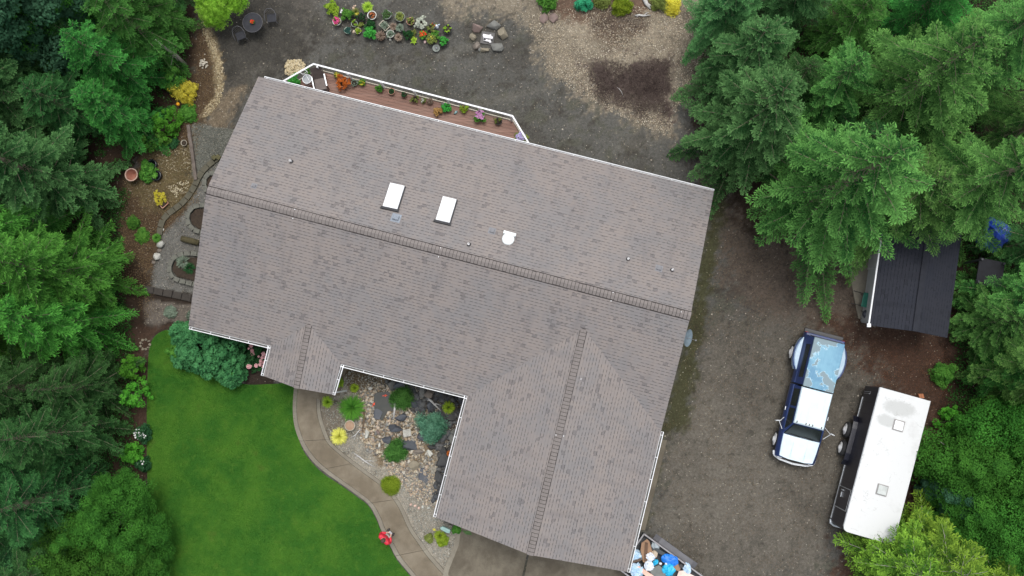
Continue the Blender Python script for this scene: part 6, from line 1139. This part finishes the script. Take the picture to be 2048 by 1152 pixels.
# forest-edge shrubs
L_fl = leafmat('bright_shrub', (.035,.15,.015), (.13,.4,.04)); 
for px, R, h, k, m, lb, cat, kw in [((260,735),.5,1.6,'leaf',L_fl,'bright green leafy shrub beside the lawn, upper of two','shrub',{}), ((268,790),.58,1.7,'leaf',L_fl,'bright green leafy shrub beside the lawn, lower of two','shrub',{}), ((285,868),.32,.7,'leaf',L_dark,'white-flowering shrub at the lawn edge, upper of two','shrub',dict(fl=L_white,nfl=26,fs=.05)), ((286,928),.25,.6,'leaf',L_dark,'white-flowering shrub at the lawn edge, lower of two','shrub',dict(fl=L_white,nfl=14,fs=.045)),
  ((262,908),.42,1.,'leaf',L_fl,'green leafy bush between the two white-flowering shrubs','shrub',{}), ((368,182),.5,.9,'fine',L_yel,'mustard-yellow shrub at the forest edge above the orange ball','shrub',{}), ((265,445),.22,.3,'leaf',L_green,'small green seedling below the large fir at the yard edge','plant',{}), ((285,472),.25,.2,'leaf',L_green,'low green ground plant in the leaf litter','plant',{}), ((313,476),.22,.35,'tuft',L_green,'grass tuft beside the tall pale boulder','plant',{}),
  ((375,225),.35,.4,'leaf',L_green,'low green plant below the orange ball','shrub',{}), ((345,160),.6,1.3,'leaf',L_green,'mid-green bush behind the mustard shrub','shrub',{}), ((330,240),.7,1.4,'leaf',L_fl,'fresh green bush at the bend of the forest edge','shrub',{}), ((300,275),.6,1.2,'leaf',L_green,'green bush above the black planters','shrub',{}),
  ((345,285),.16,.2,'leaf',L_dark,'tiny dark plant beside the sunken grey stone','plant',{}), ((1888,748),.45,.8,'fine',L_green,'olive-green bush below the shed corner','shrub',{}), ((1905,842),.55,1.3,'leaf',L_fl,'bright green bush on the forest side of the trailer','shrub',{}),
  ((1095,2),.35,.7,'leaf',L_green,'green shrub at the top edge nearest the brown stones','shrub',{}), ((1168,4),.32,.6,'leaf',leafmat('jade',(.02,.2,.1),(.06,.42,.2)),'jade green shrub at the top edge','shrub',{}), ((1205,0),.3,.5,'fine',L_olive,'olive shrub between the jade and the yellow shrubs','shrub',{}), ((1243,8),.42,.6,'fine',L_moss2,'yellow-green shrub left of the driftwood stump','shrub',{}), ((1322,2),.35,.5,'fine',L_olive,'dull yellow shrub right of the driftwood stump','shrub',{}), ((1344,10),.33,.5,'fine',L_yel,'brightest yellow shrub at the top edge beside the firs','shrub',{})]:
    plant('shrub' if cat == 'shrub' else 'small_plant', px, R, h, k, m, lb, cat, extra=(.085,.055,.15), **kw)
pebbles('slate_rubble', [(770,760),(850,770),(925,798),(925,815),(900,905),(880,1000),(865,1000),(878,920),(870,880),(870,830),(830,825),(785,782)], 620, .06, .17, [(.035,.036,.04), (.08,.085,.09), (.05,.045,.04), (.12,.12,.115), (.06,.065,.075)], 'broken dark slate rubble heaped under the gutters of the garden corner', 14)
def scatter(name, poly, n, L0, L1, W, m, label, seed, z=.02, soft=.3, flat=.35, cat='litter', thr=-1.):
    r = np.random.default_rng(seed); P = pxpoly(poly); x0 = min(p.x for p in P); x1 = max(p.x for p in P); y0 = min(p.y for p in P); y1 = max(p.y for p in P)
    X = r.uniform(x0, x1, n*3); Y = r.uniform(y0, y1, n*3); k = (sdist(X, Y, P)+soft*vnoise(X, Y, 1.5, seed)+r.uniform(-1, 1, n*3)*soft*.6 < 0) & (vnoise(X, Y, 1.3, seed+5) > thr); X, Y = X[k][:n], Y[k][:n]; c = len(X)
    D = unit(np.stack([r.normal(0, 1, c), r.normal(0, 1, c), r.normal(0, flat, c)], 1)); D[:, 2] = np.abs(D[:, 2])
    V, F, T = leaves(np.stack([X, Y, z+r.uniform(0, .04, c)], 1), D, unit(np.stack([r.normal(0, .4, c), r.normal(0, .4, c), np.ones(c)], 1)), r.uniform(L0, L1, c), np.full(c, W), r.uniform(0, 1, c))
    tag(obj(name, npmesh(name, V, F, T, m)), label, cat, kind='stuff')
scatter('dead_brush', [(1180,135),(1250,125),(1340,120),(1340,235),(1290,215),(1225,188),(1185,165)], 8000, .08, .3, .012, leafmat('dead_twigs', (.025,.017,.016), (.15,.115,.1), .1, 0), 'dark purple-brown dead brush lying on the tan clearing beside the firs', 21, cat='brush', soft=.9)
scatter('dead_brush', [(1190,8),(1250,20),(1300,50),(1240,75),(1180,50)], 1200, .06, .2, .01, leafmat('dead_twigs', (.025,.017,.016), (.15,.115,.1), .1, 0), 'thin scatter of brown twigs below the yellow-green shrubs', 22, cat='brush', soft=.5)
scatter('needle_litter', [(1420,400),(1900,420),(1900,760),(1680,760),(1640,1160),(1290,1160),(1340,860)], 16000, .02, .06, .012, leafmat('needles_brown', (.04,.022,.012), (.26,.17,.09), .1, 0), 'brown needles and small twigs blown over the gravel parking yard', 23, flat=.08, soft=.8, thr=-.12, z=.012)
scatter('needle_litter', [(1650,680),(1900,680),(1900,1160),(1830,1160),(1870,800),(1740,765)], 7000, .02, .07, .012, leafmat('needles_red', (.05,.018,.01), (.22,.1,.05), .1, 0), 'reddish needle litter on the dark soil around the white-roofed trailer', 24, flat=.1, soft=.6, z=.012)
scatter('needle_litter', [(400,-20),(900,-20),(1080,120),(1400,330),(1340,360),(640,125),(500,150),(440,260),(400,180)], 9000, .015, .045, .01, leafmat('needles_dark', (.03,.025,.016), (.22,.19,.12), .1, 0), 'fine dark and pale debris over the gravel behind the house', 25, flat=.08, soft=.8, thr=-.05, z=.012)
scatter('leaf_litter', [(240,380),(400,200),(400,60),(440,180),(400,260),(385,380),(400,400),(320,470),(300,640),(240,560)], 9000, .02, .07, .022, leafmat('dead_leaves', (.045,.025,.014), (.24,.17,.09), .1, 0), 'brown leaf litter over the mossy side yard between forest and house', 26, flat=.2, soft=.3, z=.012)
scatter('undergrowth', [(-40,-40),(330,-40),(385,60),(330,240),(262,330),(240,560),(268,700),(262,940),(250,1200),(-40,1200)], 60000, .06, .16, .045, leafmat('undergrowth', (.01,.035,.01), (.05,.15,.03), .3, 0), 'low dark green ferns and seedlings covering the shaded forest floor', 27, flat=.7, soft=.4, thr=-.25, cat='undergrowth')
scatter('undergrowth', [(1420,-40),(2090,-40),(2090,1200),(1880,1200),(1900,800),(1930,470),(1760,330),(1480,330),(1400,160)], 50000, .06, .16, .045, leafmat('undergrowth', (.01,.035,.01), (.05,.15,.03), .3, 0), 'low green undergrowth beneath the big firs', 28, flat=.7, soft=.4, thr=-.2, cat='undergrowth')
# ---------------- trees ----------------
K_fir = leafmat('fir_needles', (.014,.058,.013), (.155,.355,.08), .3, .015); K_blue = leafmat('blue_fir_needles', (.014,.058,.018), (.125,.315,.1), .3, .015); K_ced = leafmat('cedar_sprays', (.02,.09,.014), (.13,.41,.06), .35, .015); K_hem = leafmat('hemlock_needles', (.013,.05,.014), (.07,.2,.055), .3, .015); K_gold = leafmat('golden_cedar', (.028,.09,.012), (.27,.45,.05), .35, .015); K_brt = leafmat('young_conifer', (.018,.08,.016), (.09,.3,.055), .35, .015); K_brd = leafmat('maple_leaves', (.018,.08,.012), (.08,.27,.035), .35, .015)
M_barkl = pm('twig_bark', (.17,.145,.1), (.12,.1,.07), 6, .9, 0, 20)
def protos():
    P = {}
    def con(key, m, bark, *a, **k):
        V, F, T, mb = conifer(*a, **k); P[key] = (npmesh('crown_'+key, V, F, T, m), mb, bark, a[1], a[2])
    con('fir1', K_fir, M_barkl, 11, 14, 4.4, 84, droop=.3, lat=.26, leafL=.13, leafW=.036, power=.78, sp=.15, ls=.023, latmax=.62)
    con('fir2', K_fir, M_barkl, 12, 14, 4.2, 78, droop=.38, lat=.26, leafL=.13, leafW=.036, power=.8, sp=.15, ls=.023, latmax=.6)
    con('blue1', K_blue, M_barkl, 13, 11, 3.2, 84, droop=.3, lat=.28, leafL=.11, leafW=.045, power=.7, sp=.13, ls=.023, latmax=.5)
    con('blue2', K_blue, M_barkl, 14, 11, 3.0, 78, droop=.25, lat=.28, leafL=.11, leafW=.045, power=.65, sp=.13, ls=.023, latmax=.5)
    con('ced1', K_ced, M_bark, 15, 12, 3.2, 78, droop=.5, lat=.28, leafL=.18, leafW=.034, power=.7, fluffy=.9, sp=.13, ls=.024, latmax=.5)
    con('ced2', K_ced, M_bark, 16, 12, 3.0, 72, droop=.55, lat=.28, leafL=.18, leafW=.034, power=.65, fluffy=.9, sp=.13, ls=.024, latmax=.5)
    con('hem1', K_hem, M_barkl, 17, 12, 2.9, 80, droop=.35, lat=.26, leafL=.1, leafW=.034, power=.8, sp=.13, ls=.024, latmax=.45)
    con('hem2', K_hem, M_barkl, 18, 12, 2.7, 74, droop=.4, lat=.28, leafL=.1, leafW=.034, power=.7, sp=.13, ls=.024, latmax=.45)
    con('brt1', K_brt, M_barkl, 19, 8, 2.3, 64, droop=.35, lat=.32, leafL=.12, leafW=.036, power=.7, fluffy=.3, sp=.13, ls=.024, latmax=.45)
    con('gold1', K_gold, M_barkp, 20, 8, 2.8, 52, droop=.4, lat=.36, leafL=.15, leafW=.034, power=.6, fluffy=.6, sp=.15, ls=.026, latmax=.6)
    for key, sd, rx, h, m, L, W in (('brd1', 21, 2.3, 6, K_brd, .09, .045), ('brd2', 22, 2.1, 5.5, K_brd, .085, .045), ('brd3', 23, 2.2, 6, leafmat('bluish_leaves', (.02,.075,.035), (.085,.2,.11), .3), .12, .085)):
        V, F, T, mb = broad(sd, rx, rx, h, 380, 210, L, W, .46, .3, .7, .35); P[key] = (npmesh('crown_'+key, V, F, T, m), mb, M_barkp, h, rx)
    return P
PR = protos(); TRK = {}
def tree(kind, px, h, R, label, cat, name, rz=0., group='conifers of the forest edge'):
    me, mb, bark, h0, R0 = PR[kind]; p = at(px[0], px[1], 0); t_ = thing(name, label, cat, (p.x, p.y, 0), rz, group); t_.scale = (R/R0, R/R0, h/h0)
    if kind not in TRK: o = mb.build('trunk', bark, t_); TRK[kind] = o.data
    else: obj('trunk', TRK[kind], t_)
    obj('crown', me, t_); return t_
TREES = [
 # right cluster
 ('fir1',(1600,418),13.5,5.0,.3,'tallest fir, its long branches reaching down towards the gravel and shed','fir_tree'),
 ('blue1',(1475,285),9.5,3.4,1.,'dense blue-green fir bulging towards the bark patch and house corner','fir_tree'),
 ('fir2',(1740,240),12.5,4.4,2.1,'pale-tipped fir with spreading star of twigs near the top right','fir_tree'),
 ('fir2',(1742,425),9,4.0,5.,'fir draping its tips over the shed gutter','fir_tree'),
 ('fir1',(1845,412),12,4.0,4.1,'fir overhanging the shed ridge between the tallest fir and the frame edge','fir_tree'),
 ('blue2',(1465,160),7.5,2.8,3.3,'blue-green fir filling the gap above the dense bulging one','fir_tree'),
 ('fir2',(1620,215),8,2.8,.9,'fir behind the tallest one in the middle of the big cluster','fir_tree'),
 ('blue2',(1428,72),7.5,2.4,.5,'dark blue-green fir at the top edge beside the tan clearing','fir_tree'),
 ('blue2',(1560,30),7,2.2,2.5,'dark blue-green fir at the top edge, second from the clearing','fir_tree'),
 ('brt1',(1660,90),6.5,2.2,.8,'yellow-green young conifer among the dark firs at the top','fir_tree'),
 ('hem1',(1560,200),6,2.2,3.8,'dark understory hemlock behind the dense blue-green fir','hemlock_tree'),
 ('hem2',(1680,320),6,2.4,3.,'dark understory hemlock in the gap behind the tallest fir','hemlock_tree'),
 ('fir2',(1900,150),12,3.4,.4,'fir in the top corner, tip outside the picture','fir_tree'),
 ('brt1',(1800,60),8,2.6,1.9,'light yellow-green conifer between the pale-tipped fir and the top edge','fir_tree'),
 ('fir2',(1975,290),12,2.9,5.2,'fir at the frame edge above the blue tarp','fir_tree'),
 ('fir1',(2005,610),9.5,3.3,1.4,'fir at the frame edge beside the shed with pale fan-like tips','fir_tree'),
 ('fir1',(1945,645),5.5,2.6,.2,'low bluish fir closest to the shed roof corner','fir_tree'),
 ('hem1',(2025,500),7,2.6,2.6,'dark hemlock at the frame edge just below the blue tarp','hemlock_tree'),
 ('fir2',(2000,745),8.5,3.2,2.2,'fir at the frame edge level with the truck','fir_tree'),
 ('brt1',(1965,740),5,1.5,3.4,'small fir in front of the frame-edge fir, level with the truck','fir_tree'),
 ('gold1',(1815,1090),6.5,3.3,.4,'golden-green cedar drooping over the near end of the white-roofed trailer','cedar_tree'),
 ('gold1',(1758,1100),6.2,3.1,1.7,'small golden-green cedar in front of the trailer nose','cedar_tree'),
 ('gold1',(1925,1140),6.5,2.8,2.3,'golden-green cedar in the bottom corner','cedar_tree'),
 # left forest
 ('blue1',(175,380),10,3.1,.9,'broad blue-green fir reaching the clay urn','fir_tree'),
 ('blue2',(70,330),13,3.2,2.1,'pale-topped blue-green fir at the frame edge above the cedars','fir_tree'),
 ('blue2',(85,230),12,3.,4.,'blue-green fir in the forest behind the broad one','fir_tree'),
 ('fir2',(40,160),12,3.,.4,'fir whose green-tipped branch points into the dark gap','fir_tree'),
 ('hem2',(180,240),6,2.3,1.,'very dark low hemlock in the shaded gap','hemlock_tree'),
 ('hem1',(215,120),5,2.3,3.3,'very dark low hemlock near the bare leaning trunk','hemlock_tree'),
 ('brt1',(330,98),8,2.3,.7,'light green young conifer beside the curved chip border','fir_tree'),
 ('brt1',(285,168),7.5,2.3,2.6,'light green young conifer behind the mustard shrub','fir_tree'),
 ('brt1',(282,250),6,2.1,4.4,'light green young conifer nearest the black planters','fir_tree'),
 ('brt1',(350,60),6.5,1.8,5.3,'light green young conifer at the head of the chip border','fir_tree'),
 ('hem1',(350,5),7,2.2,2.,'dark hemlock at the top edge above the chip border','hemlock_tree'),
 ('ced1',(215,560),10,3.0,1.2,'bright cedar nearest the house with feathery drooping sprays','cedar_tree'),
 ('ced2',(105,600),12,3.,3.7,'bright feathery cedar deeper in the forest','cedar_tree'),
 ('ced1',(110,500),11.5,2.9,5.5,'bright feathery cedar just below the blue-green firs','cedar_tree'),
 ('ced2',(190,645),9,2.7,.3,'bright feathery cedar closest to the lawn corner','cedar_tree'),
 ('ced1',(30,680),12,2.8,2.2,'bright feathery cedar at the frame edge','cedar_tree'),
 ('hem1',(215,770),7,2.2,5.,'dark hemlock behind the bright green leafy shrubs','hemlock_tree'),
 ('hem2',(120,770),10,2.6,2.9,'dark hemlock directly below the bright cedars','hemlock_tree'),
 ('hem1',(200,850),9,2.7,1.6,'dark hemlock with a pale bare limb pointing at the lawn','hemlock_tree'),
 ('hem2',(100,890),12,2.8,.2,'tall dark hemlock in the middle of the lower forest','hemlock_tree'),
 ('hem1',(30,850),12,2.6,3.1,'dark hemlock at the frame edge of the lower forest','hemlock_tree'),
 ('hem2',(165,975),9,2.7,4.4,'dark hemlock behind the leafy maple','hemlock_tree'),
 ('hem1',(60,1010),11,2.7,5.9,'dark hemlock at the frame edge near the bottom','hemlock_tree'),
 ('blue2',(60,1130),9,2.5,1.1,'pale-tipped fir in the bottom corner','fir_tree'),
 ('hem2',(150,1110),7,2.2,.6,'dark low hemlock at the bottom edge','hemlock_tree')]
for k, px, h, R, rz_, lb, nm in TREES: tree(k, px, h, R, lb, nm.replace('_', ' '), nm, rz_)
GB = 'leafy trees of the forest edge'
for k, px, h, R, rz_, lb in (('brd3',(115,75),11,2.7,0,'bluish leafy tree in the top corner forest'), ('brd1',(170,45),9,2.2,2.,'fresh green leafy tree beside the dark gap at the top'), ('brd3',(205,65),6,1.,1.,'small grey-green leafy sapling in the dark gap'),
  ('brd1',(272,1030),4.5,1.9,1.,'leafy maple bulging over the lawn edge near the bottom'), ('brd2',(225,1115),5,2.1,3.,'leafy maple at the bottom edge beside the lawn'), ('brd2',(300,1105),3.5,1.5,4.,'lower leafy maple closest to the lawn at the bottom'),
  ('brd1',(1945,930),5,2.6,.4,'broad leafy maple beside the trailer'), ('brd2',(2030,870),6,2.5,2.,'leafy maple at the frame edge beyond the trailer'), ('brd1',(2020,1010),6,2.7,3.2,'leafy maple above the bottom corner'), ('brd3',(1885,985),3.2,1.,5.,'small bluish leafy tree tight against the trailer side'), ('brd2',(1925,1040),4.5,1.9,1.2,'leafy maple between the trailer and the golden cedars')):
    tree(k, px, h, R, lb, 'maple tree' if k != 'brd3' else 'leafy tree', 'maple_tree' if k != 'brd3' else 'leafy_tree', rz_, GB)
lm = thing('japanese_maple', 'lime-green lacy maple overhanging the patio at the top edge', 'maple tree', (at(432,16,1.).x, at(432,16,1.).y, 0)); Vs = []; Fs = []; Ts = []; n0 = 0; st_ = MB()
for i, (u, v, R, h_) in enumerate(((425,30,.55,1.8),(440,12,.6,2.2),(472,2,.4,1.9),(420,2,.6,2.0))):
    q = at(u, v, h_*.7)-lm.location; V, F, T, mb = broad(400+i, R, R*.9, h_*.6, 90, 50, .14, .02, .2, .3, .4); V += np.array([q.x, q.y, h_*.4]); Vs.append(V); Fs.append(F+n0); Ts.append(T); n0 += len(V); st_.tube([(0, 0, 0), (q.x*.5, q.y*.5, h_*.5), (q.x, q.y, h_*.8)], [.04, .025, .01], 6)
obj('crown', npmesh('crown', np.concatenate(Vs), np.concatenate(Fs), np.concatenate(Ts), leafmat('lace_leaf', (.12,.3,.02), (.34,.6,.07))), lm); st_.build('trunk', M_bark, lm)
for px, L, a, lb in (((151,103),4.5,.0,'bare pale trunk leaning out of the dark gap in the forest'), ((228,44),3.5,.0,'bare grey trunk at the head of the dark gap, nearest the top edge'), ((347,110),2.6,.0,'slender pale trunk among the light green young conifers')):
    p = at(px[0], px[1], 1.5); t_ = thing('bare_trunk', lb, 'tree trunk', (p.x, p.y, 0), 0, 'bare trunks in the forest'); q = MB(); q.tube([(0, 0, -.2), (.05, .03, L*.5), (-.05, .06, L), (0, .05, L+1.)], [.08, .07, .05, .02], 8); q.build('trunk', M_barkp, t_, smooth=True)
    q = MB(); r_ = random.Random(px[0])
    for k in range(9): z = L*(.3+.07*k); a = r_.uniform(0, 6.28); q.tube([(0, .03, z), (.5*math.cos(a), .5*math.sin(a), z+.15)], [.018, .004], 4)
    q.build('twig', M_barkp, t_)
